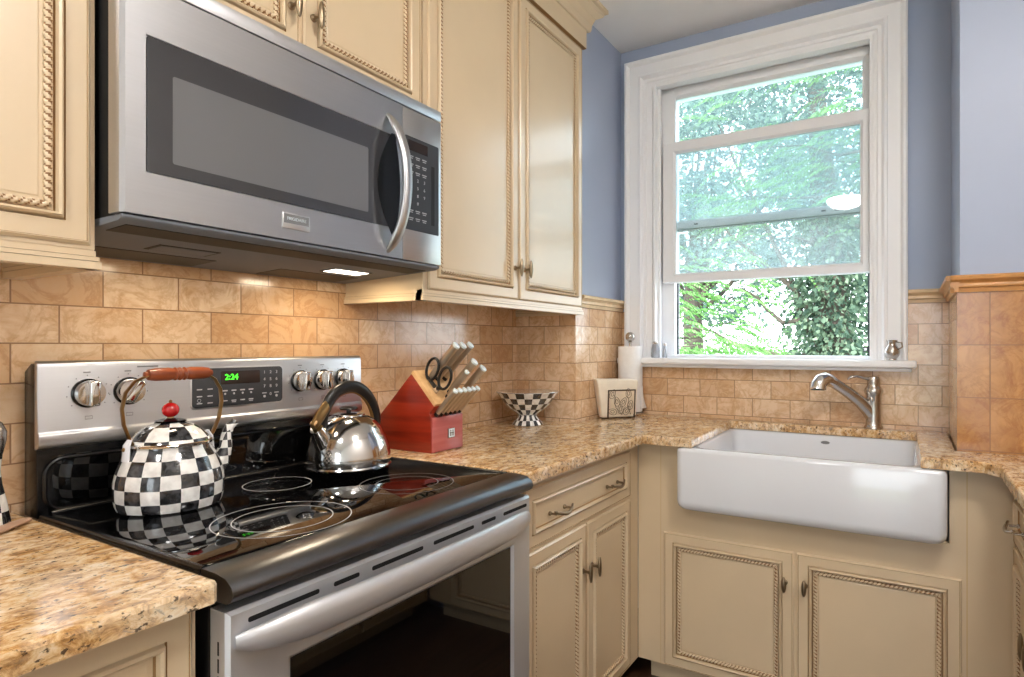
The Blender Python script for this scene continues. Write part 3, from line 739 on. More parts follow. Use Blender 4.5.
b.tube(pts, ra, 16, flat=(1.0, .62), up=(1, 0, 0)); b.build('handle', 'steel_v', md, smooth=True)
b = B(); b.box((.282, YM - .0025, 1.4665), (.346, YM + .001, 1.4985)); bd = b.build('badge', 'steel', md, bevel=.0012)
b = B(); b.box((.285, YM - .0028, 1.4775), (.343, YM - .002, 1.4960)); b.build('badge_plate', 'greyprint', bd)
text('badge_lettering', 'FRIGIDAIRE', .0088, Matrix.Translation((.314, YM - .0031, 1.4868)), 'knifecap', bd)
b = B(); b.box((XD + .0015, YM + .0002, 1.4440), (.7555, -.352, 1.8265)); cpn = b.build('control_column', 'steel_v', mw, bevel=.002)
b = B(); b.prism(rrect(.622, .7445, 1.5215, 1.7570, .003), 'y', YM - .0012, YM + .002); kp = b.build('keypad', 'panel', mw)
b = B(); b.box((.632, YM - .0016, 1.722), (.702, YM - .0012, 1.748)); b.build('display_window', 'lcd', kp)
b = B()
for r in range(9):
    for q in range(3):
        z = 1.708 - .0195 * r; x = .642 + .024 * q
        if 3 <= r <= 6:
            s_ = '123456789 0 '[(r - 3) * 3 + q]
            if s_ != ' ': t = text(None, s_, .011, Matrix.Translation((x, YM - .0015, z)), None, None); b.add(t.v, t.f)
        else: b.box((x - .008, YM - .0016, z - .001), (x + .008, YM - .0012, z + .0015)); b.box((x - .006, YM - .0016, z - .0055), (x + .006, YM - .0012, z - .0035))
b.box((.716, YM - .0016, 1.545), (.728, YM - .0012, 1.70), 1); b.build('keypad_lettering', ['print', 'blackmat'], kp)
# underside: sloping charcoal pan with vent, lamp lenses and filters
def zb(y): return 1.4320 + (1.4140 - 1.4320) * (y + .372) / .362
b = B(); b.prism([(-.383, 1.4425), (-.383, 1.4375), (-.372, 1.432), (-.010, zb(-.010)), (-.010, 1.4425)], 'x', .000, W - .003); pan = b.build('underside_pan', 'charcoal', mw, bevel=.002)
def under(name, mat, x0, x1, y0, y1, d=.0012):
    b = B(); zz = [(y0, zb(y0)), (y1, zb(y1))]
    b.add([(x0, y0, zz[0][1] - d), (x1, y0, zz[0][1] - d), (x1, y1, zz[1][1] - d), (x0, y1, zz[1][1] - d), (x0, y0, zz[0][1] + .004), (x1, y0, zz[0][1] + .004), (x1, y1, zz[1][1] + .004), (x0, y1, zz[1][1] + .004)],
          [(0, 3, 2, 1), (4, 5, 6, 7), (0, 1, 5, 4), (1, 2, 6, 5), (2, 3, 7, 6), (3, 0, 4, 7)])
    return b.build(name, mat, pan)
under('intake_vent', 'blackmat', .02, .735, -.352, -.285)
under('filter', 'filter_mesh', .06, .30, -.13, -.03); under('filter', 'filter_mesh', .46, .70, -.13, -.03)
under('lamp_surround', 'blackmat', .135, .255, -.225, -.165, .0010); under('lamp_lens', 'charcoal', .142, .248, -.219, -.171, .0020)
under('lamp_surround', 'blackmat', .545, .665, -.225, -.165, .0010); under('lamp_lens', 'lens', .552, .658, -.219, -.171, .0020)

# ================================================================== KETTLES
KX, KY, KZ = .170, -.195, .9118
M['check_kettle'] = checkmat('painted_checks_kettle', KX, KY, 18, KZ - .006, .0262, .12)
M['check_lid'] = checkmat('painted_checks_lid', KX, KY, 10, KZ - .01, .024, .2)
M['check_spout'] = checkmat('painted_checks_spout', KX + .108, KY - .012, 4, KZ, .0165, .3)
kt = thing('kettle', (KX, KY, KZ), 'black-and-white checkered enamel kettle with a wooden grip and red knob', 'kettle')
b = B(); b.lathe([(.084, 0), (.089, .002), (.092, .010), (.0945, .025), (.0950, .042), (.0935, .060), (.089, .078), (.082, .096), (.074, .110), (.0705, .117), (.0700, .124), (.066, .125)], (KX, KY, KZ), 48)
b.build('body', 'check_kettle', kt, smooth=True)
b = B(); b.lathe([(.0745, .1225), (.0750, .1260), (.0715, .1285)], (KX, KY, KZ), 48); b.build('rim', 'chrome', kt, smooth=True)
b = B(); b.lathe([(.0705, .126), (.067, .134), (.055, .149), (.038, .160), (.022, .166), (.0, .168)], (KX, KY, KZ), 40); ld = b.build('lid', 'check_lid', kt, smooth=True)
b = B(); b.lathe([(.024 + .004 * (k % 2), .164 + .0015 * k) for k in range(4)] + [(.014, .172), (0, .174)], (KX, KY, KZ), 24); b.build('lid_rosette', 'black', ld, smooth=True)
b = B(); b.ball((KX, KY, KZ + .189), (.0155, .0155, .0150), 20, 14, 0); b.ball((KX, KY, KZ + .206), .0035, 10, 8, 1); b.lathe([(.006, .170), (.006, .176)], (KX, KY, KZ), 12, 2); b.build('lid_knob', ['red', 'brass', 'lightwood'], ld, smooth=True)
b = B(); b.tube([(KX + p, KY - .004 - q * .3, KZ + z) for p, q, z in ((.088, 0, .062), (.102, 0, .078), (.109, 0, .100), (.112, 0, .125), (.118, 0, .142), (.130, 0, .152))], [.021, .017, .0135, .011, .0095, .009], 14)
b.build('spout', 'check_spout', kt, smooth=True)
for sx in (-1, 1):
    b = B(); b.tube([(KX + sx * (.080), KY, KZ + .098), (KX + sx * .078, KY, KZ + .128), (KX + sx * .072, KY, KZ + .140)], [.012, .011, .007], 10, flat=(.45, 1), up=(1, 0, 0)); br = b.build('bracket', 'fireclay', kt, smooth=True)
    b = B(); b.ball((KX + sx * .072 + sx * .009, KY, KZ + .121), .005, 10, 8); b.build('rivet', 'brass', br, smooth=True)
b = B(); Lp = [(.108, 1.030), (.097, 1.050), (.087, 1.080), (.084, 1.110), (.090, 1.140), (.106, 1.161), (.128, 1.171), (.140, 1.1725)]
Rp = [(.240, 1.030), (.254, 1.046), (.267, 1.075), (.273, 1.110), (.270, 1.138), (.258, 1.159), (.240, 1.171), (.230, 1.1725)]
b.tube([(x, KY, z) for x, z in Lp], .0062, 8, flat=(.35, 1.2), up=(1, 0, 0)); b.build('handle_strap', 'brass', kt, smooth=True)
b = B(); b.tube([(x, KY, z) for x, z in Rp], .0062, 8, flat=(.35, 1.2), up=(1, 0, 0)); b.build('handle_strap', 'brass', kt, smooth=True)
b = B(); b.at(Matrix.Translation((.187, KY, 1.1725)) @ Matrix.Rotation(pi / 2, 4, 'Y'))
b.lathe([(.0, -.066), (.006, -.065), (.006, -.060), (.0105, -.058), (.0125, -.045), (.0130, -.020), (.0112, -.012), (.0135, -.009), (.0105, -.006), (.0135, 0), (.0105, .006), (.0135, .009), (.0112, .012), (.0130, .020), (.0125, .045), (.0105, .058), (.006, .060), (.006, .065), (0, .066)], seg=20)
b.build('grip', 'gripwood', kt, smooth=True)

KX, KY = .614, -.193
kt = thing('kettle', (KX, KY, KZ), 'polished stainless steel kettle with a curved black handle', 'kettle')
b = B(); b.lathe([(.100, 0), (.107, .002), (.1085, .006), (.1065, .010), (.1075, .014), (.1065, .035), (.102, .058), (.094, .080), (.082, .102), (.066, .120), (.050, .131), (.040, .135)], (KX, KY, KZ), 56); b.build('body', 'chrome', kt, smooth=True)
b = B(); b.lathe([(.041, .1345), (.041, .1375), (.034, .140), (.0, .142)], (KX, KY, KZ), 36); ld = b.build('lid', 'chrome', kt, smooth=True)
b = B(); b.lathe([(.006, .140), (.006, .147), (.022, .149), (.024, .153), (.018, .157), (0, .158)], (KX, KY, KZ), 24); b.build('lid_knob', 'blackplastic', ld, smooth=True)
hp = [(-.078, .080), (-.082, .110), (-.079, .140), (-.066, .172), (-.040, .198), (-.006, .209), (.030, .205), (.062, .184), (.085, .152), (.096, .118), (.096, .098)]
sm = []
for i in range(len(hp) - 1):
    for k in range(4):
        t = k / 4; p0, p1, p2, p3 = hp[max(0, i - 1)], hp[i], hp[i + 1], hp[min(len(hp) - 1, i + 2)]
        sm.append(tuple(.5 * (2 * p1[j] + (p2[j] - p0[j]) * t + (2 * p0[j] - 5 * p1[j] + 4 * p2[j] - p3[j]) * t * t + (3 * p1[j] - p0[j] - 3 * p2[j] + p3[j]) * t ** 3) for j in (0, 1)))
sm.append(hp[-1])
b = B(); b.tube([(KX + x, KY, KZ + z) for x, z in sm], [.0095 + .0045 * sin(pi * i / (len(sm) - 1)) for i in range(len(sm))], 14, flat=(.8, 1.15), up=(0, 1, 0)); hd = b.build('handle', 'blackplastic', kt, smooth=True)
b = B(); b.tube([(KX + x * .865, KY, KZ + .012 + z * .885) for x, z in sm[10:37]], .0065, 10, flat=(.5, 1), up=(0, 1, 0)); b.build('handle_lining', 'brass', hd, smooth=True)
b = B(); b.tube([(KX - .082, KY - .008, KZ + .070), (KX - .098, KY - .010, KZ + .095), (KX - .110, KY - .012, KZ + .112)], [.026, .020, .0165], 18); sp = b.build('spout', 'chrome', kt, smooth=True)
b = B(); b.tube([(KX - .062, KY - .002, KZ + .176), (KX - .080, KY - .006, KZ + .158), (KX - .100, KY - .010, KZ + .138), (KX - .120, KY - .013, KZ + .116)], [.010, .012, .0145, .0125], 14, flat=(.55, 1.2), up=(1, 0, 1)); cv = b.build('spout_cover', 'brass', sp, smooth=True)
b = B(); b.at(Matrix.Translation((KX - .118, KY - .014, KZ + .126)) @ Matrix.Rotation(-.9, 4, 'Y')); b.ball((0, 0, .0015), (.009, .012, .004), 16, 8); b.build('thumb_pad', 'lightwood', cv, smooth=True)

# ================================================================== KNIFE BLOCK
BX0, BX1 = .846, .984
bk = thing('knife_block', ((BX0 + BX1) / 2, -.15, ZC), 'slanted cherry-red knife block beside the range', 'knife block')
b = B(); b.prism([(-.270, .9145), (-.270, 1.020), (-.262, 1.030), (-.281, 1.050), (-.281, 1.0535), (-.1955, 1.1440), (-.190, 1.1450), (-.030, .985), (-.030, .9145)], 'x', BX0, BX1); b.build('body', 'redwood', bk, bevel=.002)
b = B(); b.prism([(-.2795, 1.0510), (-.2885, 1.0595), (-.1985, 1.1555), (-.1890, 1.1465)], 'x', BX0, BX1); b.build('slotted_top', 'lightwood', bk, bevel=.0012)
b = B(); b.box((BX0 + .001, -.2742, .9165), (BX1 - .001, -.2698, 1.019)); fp = b.build('front_panel', 'redfront_sheen', bk, bevel=.001)
b = B(); b.box((.913, -.2762, .951), (.942, -.2740, .980), 0); b.box((.916, -.2768, .953), (.942, -.2760, .979), 1)
for dx in (.924, .934):
    b.box((dx - .0022, -.2772, .957), (dx + .0022, -.2766, .969), 0); b.ball((dx, -.2770, .9725), (.0024, .0006, .0024), 10, 6, 0); b.box((dx - .0046, -.2772, .9655), (dx + .0046, -.2766, .9675), 0)
b.build('emblem', ['wire', 'knifecap'], fp)
DK = Vector((0, -.7071, .7071))
def knife(Lh, hw, ht, label, grp, nm):
    """grip along local +z from its bolster at the origin"""
    t = thing(nm, (0, 0, 0), label, 'knife', grp)
    b = B(); b.tube([(0, 0, z) for z in (-.001, .010)], [.0075, .0070], 12, flat=(hw / .0075 * .85, ht / .0075 * .85), up=(1, 0, 0)); b.build('bolster', 'blackplastic', t, smooth=True)
    zs = [.009, .018, Lh * .5, Lh * .8, Lh - .006]; rs = [.86, .95, 1., .95, 1.02]
    b = B(); b.tube([(0, .0015 * sin(z / Lh * 3), z) for z in zs], [r_ * .01 for r_ in rs], 14, flat=(hw / .01, ht / .01), up=(1, 0, 0)); b.build('handle', 'knifegrip', t, auto=60)
    b = B(); b.tube([(0, 0, Lh - .007), (0, 0, Lh - .001), (0, 0, Lh)], [.0104, .0104, .0085], 14, flat=(hw / .01, ht / .01), up=(1, 0, 0)); b.build('end_cap', 'knifecap', t, auto=50)
    return t
ROTK = radians(45)
def place(t, x, y, z, label, yaw=0):
    t.location = (x, y, z); t.rotation_euler = (ROTK, 0, yaw); t['label'] = label; return t
p0 = None
words = ['steak knife nearest the range in the lowest row of the knife block', 'second steak knife from the range in the lowest row of the knife block', 'third steak knife from the range in the lowest row of the knife block',
         'fourth steak knife from the range in the lowest row of the knife block', 'fifth steak knife from the range in the lowest row of the knife block', 'steak knife furthest from the range in the lowest row of the knife block']
for i in range(6):
    t = knife(.108, .0062, .0088, 'steak knife', 'steak knives in the block', 'steak_knife') if i == 0 else copy_tree(p0)
    p0 = p0 or t
    place(t, .861 + .0217 * i, -.2745 + .001 * i, 1.0255 + .0002 * i, words[i])
p0 = None
spec = [(.885, -.2285, 1.1278, .148, 'large knife nearest the range in the top row of the knife block'), (.917, -.2285, 1.1278, .148, 'middle large knife in the top row of the knife block'),
        (.949, -.2285, 1.1278, .150, 'large knife furthest from the range in the top row of the knife block'),
        (.928, -.2680, 1.0860, .139, 'large knife standing alone above the steak knives, longest of the middle row'), (.966, -.2790, 1.0740, .127, 'large knife in the middle row, lowest and furthest from the range')]
for i, (x, y, z, Lh, lab) in enumerate(spec):
    t = knife(.140, .0088, .0125, 'large knife', 'large knives in the block', 'kitchen_knife') if i == 0 else copy_tree(p0)
    p0 = p0 or t
    place(t, x, y, z, lab); t.scale = (1, 1, Lh / .140)
t = knife(.112, .0062, .0078, 'slim honing steel between the middle-row knives of the knife block', None, 'honing_steel'); t['category'] = 'honing steel'
place(t, .905, -.2775, 1.0755, t['label'])
sc = thing('scissors', (.872, -.262, 1.095), 'kitchen scissors with black oval loops standing in the knife block', 'scissors')
b = B(); b.tube([(.872, -.2590, 1.0945), (.872, -.272, 1.107)], .008, 10, flat=(.5, 1.4), up=(1, 0, 0)); b.build('pivot', 'satin', sc, smooth=True)
for (cy, cz, y2, z2) in ((-.252, 1.160, -.262, 1.108), (-.300, 1.134, -.272, 1.104)):
    b = B(); ax = Vector((0, -.42, .91)); ay = Vector((0, .91, .42)); n = 26
    b.tube([tuple(Vector((.871, cy, cz)) + ax * (.034 * cos(2 * pi * k / n)) + ay * (.0215 * sin(2 * pi * k / n))) for k in range(n)], .0042, 8, closed=True)
    q = Vector((.871, cy, cz)) - ax * .033; b.tube([tuple(q), (.871, y2, z2)], [.005, .0065], 8); b.build('handle_loop', 'blackplastic', sc, smooth=True)

# ================================================================== BOWL, NAPKINS, TOWEL, SHAKERS
QX, QY = 1.528, -.157
M['check_bowl'] = checkmat('painted_checks_bowl', QX, QY, 22, ZC - .002, .0225, .1)
bw = thing('footed_bowl', (QX, QY, ZC), 'black-and-white checkered footed bowl in the tiled corner', 'bowl')
b = B(); b.lathe([(.058, .0005), (.062, .003), (.055, .014), (.042, .028), (.036, .038), (.044, .046), (.066, .062), (.088, .083), (.106, .106), (.119, .126), (.125, .1315), (.1235, .1345)], (QX, QY, ZC), 52); b.build('outside', 'check_bowl', bw, smooth=True)
b = B(); b.lathe([(.1240, .1340), (.1200, .1330), (.1165, .1265), (.103, .106), (.085, .084), (.060, .064), (.030, .054), (0, .051)], (QX, QY, ZC), 52); b.build('inside', 'bowlin', bw, smooth=True)

nh = thing('napkin_holder', (1.90, -.39, ZC), 'cream napkin holder with a leafy vine plaque on the worktop', 'napkin holder')
A = Vector((1.834, -.338, ZC)); Bv = Vector((1.958, -.440, ZC)); dr = (Bv - A).normalized(); nb = Vector((-dr.y, dr.x, 0)); nb = nb if nb.y > 0 else -nb; wd = (Bv - A).length
NM = Matrix(((dr.x, nb.x, 0, A.x), (dr.y, nb.y, 0, A.y), (0, 0, 1, ZC), (0, 0, 0, 1)))      # local x along the face, -y out
b = B(); b.at(NM); H = .170
b.add([(0, 0, .006), (wd, 0, .006), (wd, .042, .006), (0, .042, .006), (-.030, -.012, H), (wd + .006, -.012, H - .004), (wd + .006, .046, H), (-.026, .046, H + .004)], [(0, 3, 2, 1), (4, 5, 6, 7), (0, 1, 5, 4), (1, 2, 6, 5), (2, 3, 7, 6), (3, 0, 4, 7)])
b.build('body', 'ceramic', nh, bevel=.007, bseg=3)
b = B(); b.at(NM)
for x in (.014, wd - .014): b.box((x - .012, .006, .0003), (x + .012, .036, .0065))
b.build('feet', 'wire', nh, bevel=.002)
sl = -.012 / (H - .006)
PL = NM @ Matrix.Translation((.022, -.0012, .014)) @ Matrix.Rotation(math.atan(-sl), 4, 'X')
b = B(); b.at(PL); pw, ph = wd - .030, .112; b.box((.003, -.003, .003), (pw - .003, .002, ph - .003)); pq = b.build('plaque', 'plaque', nh, bevel=.001)
b = B(); b.at(PL)
for a, c in (((0, -.006, -.012), (.005, .001, ph)), ((pw - .005, -.006, -.012), (pw, .001, ph)), ((0, -.006, ph - .005), (pw, .001, ph))): b.box(a, c)
b.build('frame', 'wire', nh, bevel=.001)
b = B(); b.at(PL)
def vine(pts): b.tube([(x * pw, -.0042, z * ph) for x, z in pts], .0011, 6)
vine([(.52, .03), (.42, .16), (.30, .30), (.25, .48), (.27, .66), (.22, .80)]); vine([(.84, .03), (.78, .22), (.72, .42), (.76, .60), (.70, .76)]); vine([(.52, .03), (.56, .20), (.64, .34)])
for cx, cz, an in ((.32, .55, .25), (.56, .52, -.5), (.82, .40, -.2), (.46, .26, .1), (.17, .16, 1.3), (.70, .18, -.7), (.16, .84, -.4), (.74, .86, .1)):
    for k_, s_ in ((1, 1.), (1, .45)):
        pts = []
        for k in range(14):
            q = 2 * pi * k / 14; u = .0125 * s_ * sin(q) * (1 - .25 * cos(q)); v = .021 * s_ * cos(q)
            pts.append((cx * pw + u * cos(an) - v * sin(an), -.0042, cz * ph + u * sin(an) + v * cos(an)))
        b.tube(pts, .0010, 6, closed=True)
b.build('vine', 'wire', pq, smooth=True)

TX, TY = 2.066, -.366
pt = thing('paper_towel_holder', (TX, TY, ZC), 'upright paper towel roll on a stand with a round finial, behind the napkin holder', 'paper towel holder')
b = B(); b.lathe([(.062, .0005), (.064, .004), (.062, .010), (.058, .012), (.012, .014), (.006, .020), (.006, .330)], (TX, TY, ZC), 32); b.build('stand', 'satin', pt, smooth=True)
b = B(); b.lathe([(.008, .328), (.011, .332), (.006, .336)], (TX, TY, ZC), 20); b.ball((TX, TY, ZC + .356), .022, 24, 16); b.build('finial', 'satin', pt, smooth=True)
b = B(); b.lathe([(.019, .016), (.056, .016), (.056, .312), (.019, .312), (.019, .016)], (TX, TY, ZC), 40, cap=False); rl = b.build('paper_roll', 'paper', pt, auto=40)
b = B(); pts = []                                       # the loose end of the sheet flares out towards the sink
vs = []; fs = []
for i in range(9):
    z = .030 + .10 * i / 8; fl = (1 - i / 8) ** 2
    for k in range(8):
        a = -1.75 + k * .19; r_ = .0575 + .028 * fl * (k / 7); vs.append((TX + r_ * cos(a - .1 * fl), TY + r_ * sin(a - .1 * fl), ZC + z))
for i in range(8):
    for k in range(7): fs.append((i * 8 + k, i * 8 + k + 1, i * 8 + 9 + k, i * 8 + 8 + k))
b.add(vs, fs); o = b.build('loose_sheet', 'paper', rl, smooth=True); o.modifiers.new('th', 'SOLIDIFY').thickness = .001

def shaker(x, y, h, r, label):
    t = thing('glass_shaker', (x, y, 1.1742), label, 'shaker')
    b = B(); b.lathe([(r * .9, 0), (r, .003), (r * .88, h * .55), (r * .72, h * .80), (r * .60, h * .86)], (x, y, 1.1745), 10); b.build('glass', 'clear', t, auto=25)
    b = B(); b.lathe([(r * .66, h * .84), (r * .70, h * .92), (r * .55, h * .98), (0, h)], (x, y, 1.1745), 16); b.build('cap', 'satin', t, smooth=True)
shaker(2.112, -.470, .074, .021, 'faceted glass shaker with a metal cap at the left end of the window sill')
shaker(2.128, -.510, .066, .011, 'slim glass shaker beside the wider one on the window sill')
VX, VY = 2.098, -1.420
jg = thing('small_vase', (VX, VY, 1.1742), 'small pewter vase at the right end of the window sill', 'vase')
b = B(); b.lathe([(.014, 0), (.017, .002), (.016, .006), (.024, .018), (.027, .030), (.024, .044), (.015, .056), (.0135, .062), (.018, .072), (.020, .076), (.017, .076), (.012, .062), (.0, .058)], (VX, VY, 1.1745), 28); b.build('body', 'satin', jg, smooth=True)
b = B(); b.tube([(VX - .010, VY - .022, 1.216), (VX - .012, VY - .034, 1.224), (VX - .010, VY - .032, 1.240), (VX - .006, VY - .016, 1.243)], .0028, 8); b.build('handle', 'satin', jg, smooth=True)

# ================================================================== FAUCET
fx, fy = 2.097, -1.358
fc = thing('faucet', (fx, fy, ZC), 'satin nickel pull-out faucet behind the white sink', 'faucet')
b = B(); b.lathe([(.033, .0), (.033, .006), (.030, .010), (.0275, .014), (.0262, .03), (.0262, .09), (.0272, .126), (.0300, .132), (.0335, .143), (.0300, .152), (.0240, .160), (.0215, .168), (.0232, .175), (.0215, .189), (.0190, .196), (.0, .200)], (fx, fy, ZC), 36)
b.build('column', 'satin', fc, smooth=True)
b = B(); b.tube([(2.096, -1.352, .958), (2.088, -1.338, .985), (2.071, -1.313, 1.016), (2.047, -1.274, 1.052), (2.022, -1.241, 1.078), (2.006, -1.222, 1.092)], [.022, .024, .0225, .0212, .0205, .0203], 18); b.build('spout', 'satin', fc, smooth=True)
b = B(); b.tube([(2.010, -1.227, 1.089), (1.998, -1.213, 1.098), (1.984, -1.199, 1.102), (1.972, -1.187, 1.096), (1.965, -1.180, 1.082), (1.963, -1.178, 1.066)], [.0208, .0245, .0268, .0272, .0280, .0300], 20); sh = b.build('spray_head', 'chrome', fc, smooth=True)
b = B(); b.at(Matrix.Translation((1.963, -1.178, 1.0655))); b.lathe([(.026, 0), (.026, -.003), (0, -.003)], seg=20); b.build('aerator', 'blackmat', sh)
b = B(); b.tube([(fx, fy, ZC + .186), (fx - .014, fy + .028, ZC + .190), (fx - .026, fy + .056, ZC + .198), (fx - .034, fy + .076, ZC + .196), (fx - .038, fy + .086, ZC + .186)], [.0115, .0085, .0075, .0078, .0060], 12, flat=(.62, 1), up=(0, 0, 1)); b.build('lever', 'satin', fc, smooth=True)
b = B(); b.ball((fx - .020, fy + .006, ZC + .112), (.010, .010, .014), 12, 8); b.build('diverter', 'satin', fc, smooth=True)

# ================================================================== LEFT WORKTOP: MILL AND SPOON
mx_, my_ = -.088, -.108
M['check_mill'] = checkmat('painted_checks_mill', mx_, my_, 8, ZC, .030, .3)
t = thing('pepper_mill', (mx_, my_, ZC), 'tall checkered pepper mill at the left edge of the photo', 'pepper mill')
b = B(); b.lathe([(.034, .0005), (.038, .003), (.037, .012), (.032, .045), (.026, .075), (.0235, .10), (.026, .125)], (mx_, my_, ZC), 28); b.build('body', 'check_mill', t, smooth=True)
b = B(); b.lathe([(.0255, .124), (.031, .150), (.032, .166), (.026, .182), (.012, .192), (.0, .194)], (mx_, my_, ZC), 28); b.build('head', 'satin', t, smooth=True)
t = thing('spoon', (-.10, -.16, ZC), 'taupe wooden spoon lying on the left worktop by the mill', 'spoon')
b = B(); b.tube([(-.030, -.118, ZC + .006), (-.055, -.135, ZC + .006), (-.10, -.170, ZC + .0055), (-.155, -.212, ZC + .0055)], [.0065, .0085, .0085, .008], 12, flat=(.62, 1.3), up=(0, 0, 1)); b.build('handle', pmat('taupe_wood', rgb(176, 142, 118), .45), t, smooth=True)
b = B(); b.at(Matrix.Translation((-.185, -.236, ZC + .009)) @ Matrix.Rotation(radians(37), 4, 'Z')); b.ball((0, 0, 0), (.040, .026, .0085), 18, 10); b.build('bowl', 'lightwood', t, smooth=True)

# ================================================================== CEILING LAMPS
def dome(x, y, label):
    t = thing('ceiling_lamp', (x, y, CEIL), label, 'ceiling lamp', 'dome ceiling lamps')
    b = B(); b.lathe([(.175, 0), (.175, -.018), (.165, -.028), (.0, -.028)], (x, y, CEIL - .0005), 36); b.build('base_ring', 'satin', t, auto=40)
    b = B(); b.lathe([(.160, -.026), (.158, -.045), (.140, -.075), (.105, -.100), (.055, -.115), (0, -.119)], (x, y, CEIL), 36); b.build('glass_shade', 'lamp', t, smooth=True)
    return t
dome(-1.304, -.956, 'dome ceiling lamp seen as a cream reflection in the window glass')
fill_dome = dome(.10, -1.86, 'added dome ceiling lamp giving fill light, out of frame')  # unseen second lamp, added as fill and kept out of the window reflection

# ================================================================== OUTSIDE
b = B(); b.add([(-45, -30, -.7), (45, -30, -.7), (45, 30, -.7), (-45, 30, -.7)], [(0, 1, 2, 3)]); g = struct(b.build('ground', 'grass'))
def leaves(b, n, gen, size, jit=.35, asp=.5):
    for _ in range(n):
        p, dirv = gen()
        s_ = size * random.uniform(1 - jit, 1 + jit)
        d = Vector(dirv) if dirv else Vector((random.gauss(0, 1), random.gauss(0, 1), random.gauss(-.2, .6)))
        d.normalize(); e = d.cross(Vector((random.gauss(0, 1), random.gauss(0, 1), random.gauss(0, 1)))); e.normalize()
        f = d.cross(e) * (.12 * s_); P0 = Vector(p)
        b.add([tuple(P0 - d * s_ * .5), tuple(P0 + e * s_ * asp * .5 + f), tuple(P0 + d * s_ * .5), tuple(P0 - e * s_ * asp * .5 + f)], [(0, 1, 2, 3)], 0)
def in_ell(c, r, shell=.0):
    while True:
        u = [random.uniform(-1, 1) for _ in range(3)]; q = sum(k * k for k in u)
        if shell < q < 1: return (c[0] + u[0] * r[0], c[1] + u[1] * r[1], c[2] + u[2] * r[2])
def branch(b, p, q, r0, r1, sag=.1, wig=.08):
    p = Vector(p); q = Vector(q); n = 7; pts = []; rr = []
    for i in range(n):
        t = i / (n - 1); pts.append(tuple(p.lerp(q, t) + Vector((random.uniform(-wig, wig), random.uniform(-wig, wig), random.uniform(-wig, wig) - sag * 4 * t * (1 - t))) * (0 < i < n - 1))); rr.append(r0 + (r1 - r0) * t)
    b.tube(pts, rr, 7)
def clumps(c, r, k, spread):
    cs = [in_ell(c, r) for _ in range(k)]
    def gen():
        o = random.choice(cs); return (o[0] + random.gauss(0, spread), o[1] + random.gauss(0, spread), o[2] + random.gauss(0, spread * .55)), None
    return gen, cs
def frond(b, base, tip, n, ll):
    """a drooping frond: leaflets in pairs along a curved rib"""
    base = Vector(base); tip = Vector(tip); ax = (tip - base); sd = ax.cross(Vector((0, 0, 1))).normalized()
    for i in range(n):
        t = i / (n - 1); P0 = base.lerp(tip, t) + Vector((0, 0, .18 * ax.length * sin(pi * t)))
        l_ = ll * (.35 + .65 * sin(pi * min(1, .12 + t * .86)))
        for s_ in (-1, 1):
            d = (sd * s_ + ax.normalized() * .55 + Vector((0, 0, random.uniform(-.45, -.05)))).normalized(); w = d.cross(Vector((0, 0, 1))).normalized() * (l_ * .16)
            m_ = P0 + d * l_ * .5; b.add([tuple(P0), tuple(m_ + w), tuple(P0 + d * l_), tuple(m_ - w)], [(0, 1, 2, 3)], 0)

GZ = -.7
# ivy-clad tree, right of centre in the view
t = thing('tree', (8.2, -.55, GZ), 'dark ivy-covered tree trunk seen low at the right of the window', 'tree', 'trees outside the window')
b = B(); b.tube([(8.2, -.55, GZ), (8.25, -.60, 1.2), (8.15, -.50, 3.0), (8.2, -.35, 5.2)], [.30, .24, .18, .08], 12)
for q in ((8.0, .9, 3.1), (8.3, -2.0, 3.4), (7.7, .5, 2.0), (8.0, -1.7, 2.0), (8.1, .9, 4.4), (7.6, -.2, 2.6), (8.0, 1.3, 1.5)): branch(b, (8.2, -.52, random.uniform(.9, 3.)), q, .05, .012)
b.build('trunk', 'bark', t, smooth=True)
b = B()
def ivy():
    a = random.uniform(0, 2 * pi); z = random.uniform(GZ, 2.9); r = abs(random.gauss(.34, .13)) * (1.05 if z < 2.2 else .8)
    return (8.2 + r * cos(a), -.56 + r * sin(a), z), (cos(a) + random.gauss(0, .5), sin(a) + random.gauss(0, .5), -1)
leaves(b, 9000, ivy, .075, asp=.8); b.build('ivy', 'leaf_dark', t)
b = B(); gen, cs = clumps((8.2, -.2, 4.4), (1.5, 2.4, 1.7), 80, .24); leaves(b, 12000, gen, .085); b.build('foliage', 'leaf_mid', t)
# pale frond tree, near left
t = thing('tree', (6.4, 1.9, GZ), 'bright green feathery tree at the left of the window view', 'tree', 'trees outside the window')
b = B(); b.tube([(6.4, 1.9, GZ), (6.45, 1.8, 1.4), (6.4, 1.75, 3.6)], [.14, .11, .05], 10)
tips = []
for k in range(38):
    z = random.uniform(.8, 2.2); q = (random.uniform(5.9, 7.0), random.uniform(.05, 1.5), z); tips.append(q)
    if k % 3 == 0: branch(b, (6.43, 1.8, z - .2), q, .022, .006)
b.build('trunk', 'bark', t, smooth=True)
b = B()
for q in tips:
    for k in range(7):
        a = random.uniform(-1.9, 1.0); o = (q[0] + random.gauss(0, .16), q[1] + random.gauss(0, .2), q[2] + random.gauss(0, .16)); l_ = random.uniform(.28, .55)
        frond(b, o, (o[0] + l_ * .5 * cos(a), o[1] - l_ * .8, o[2] - random.uniform(.05, .3)), 13, .085)
b.build('foliage', 'leaf_lite', t)
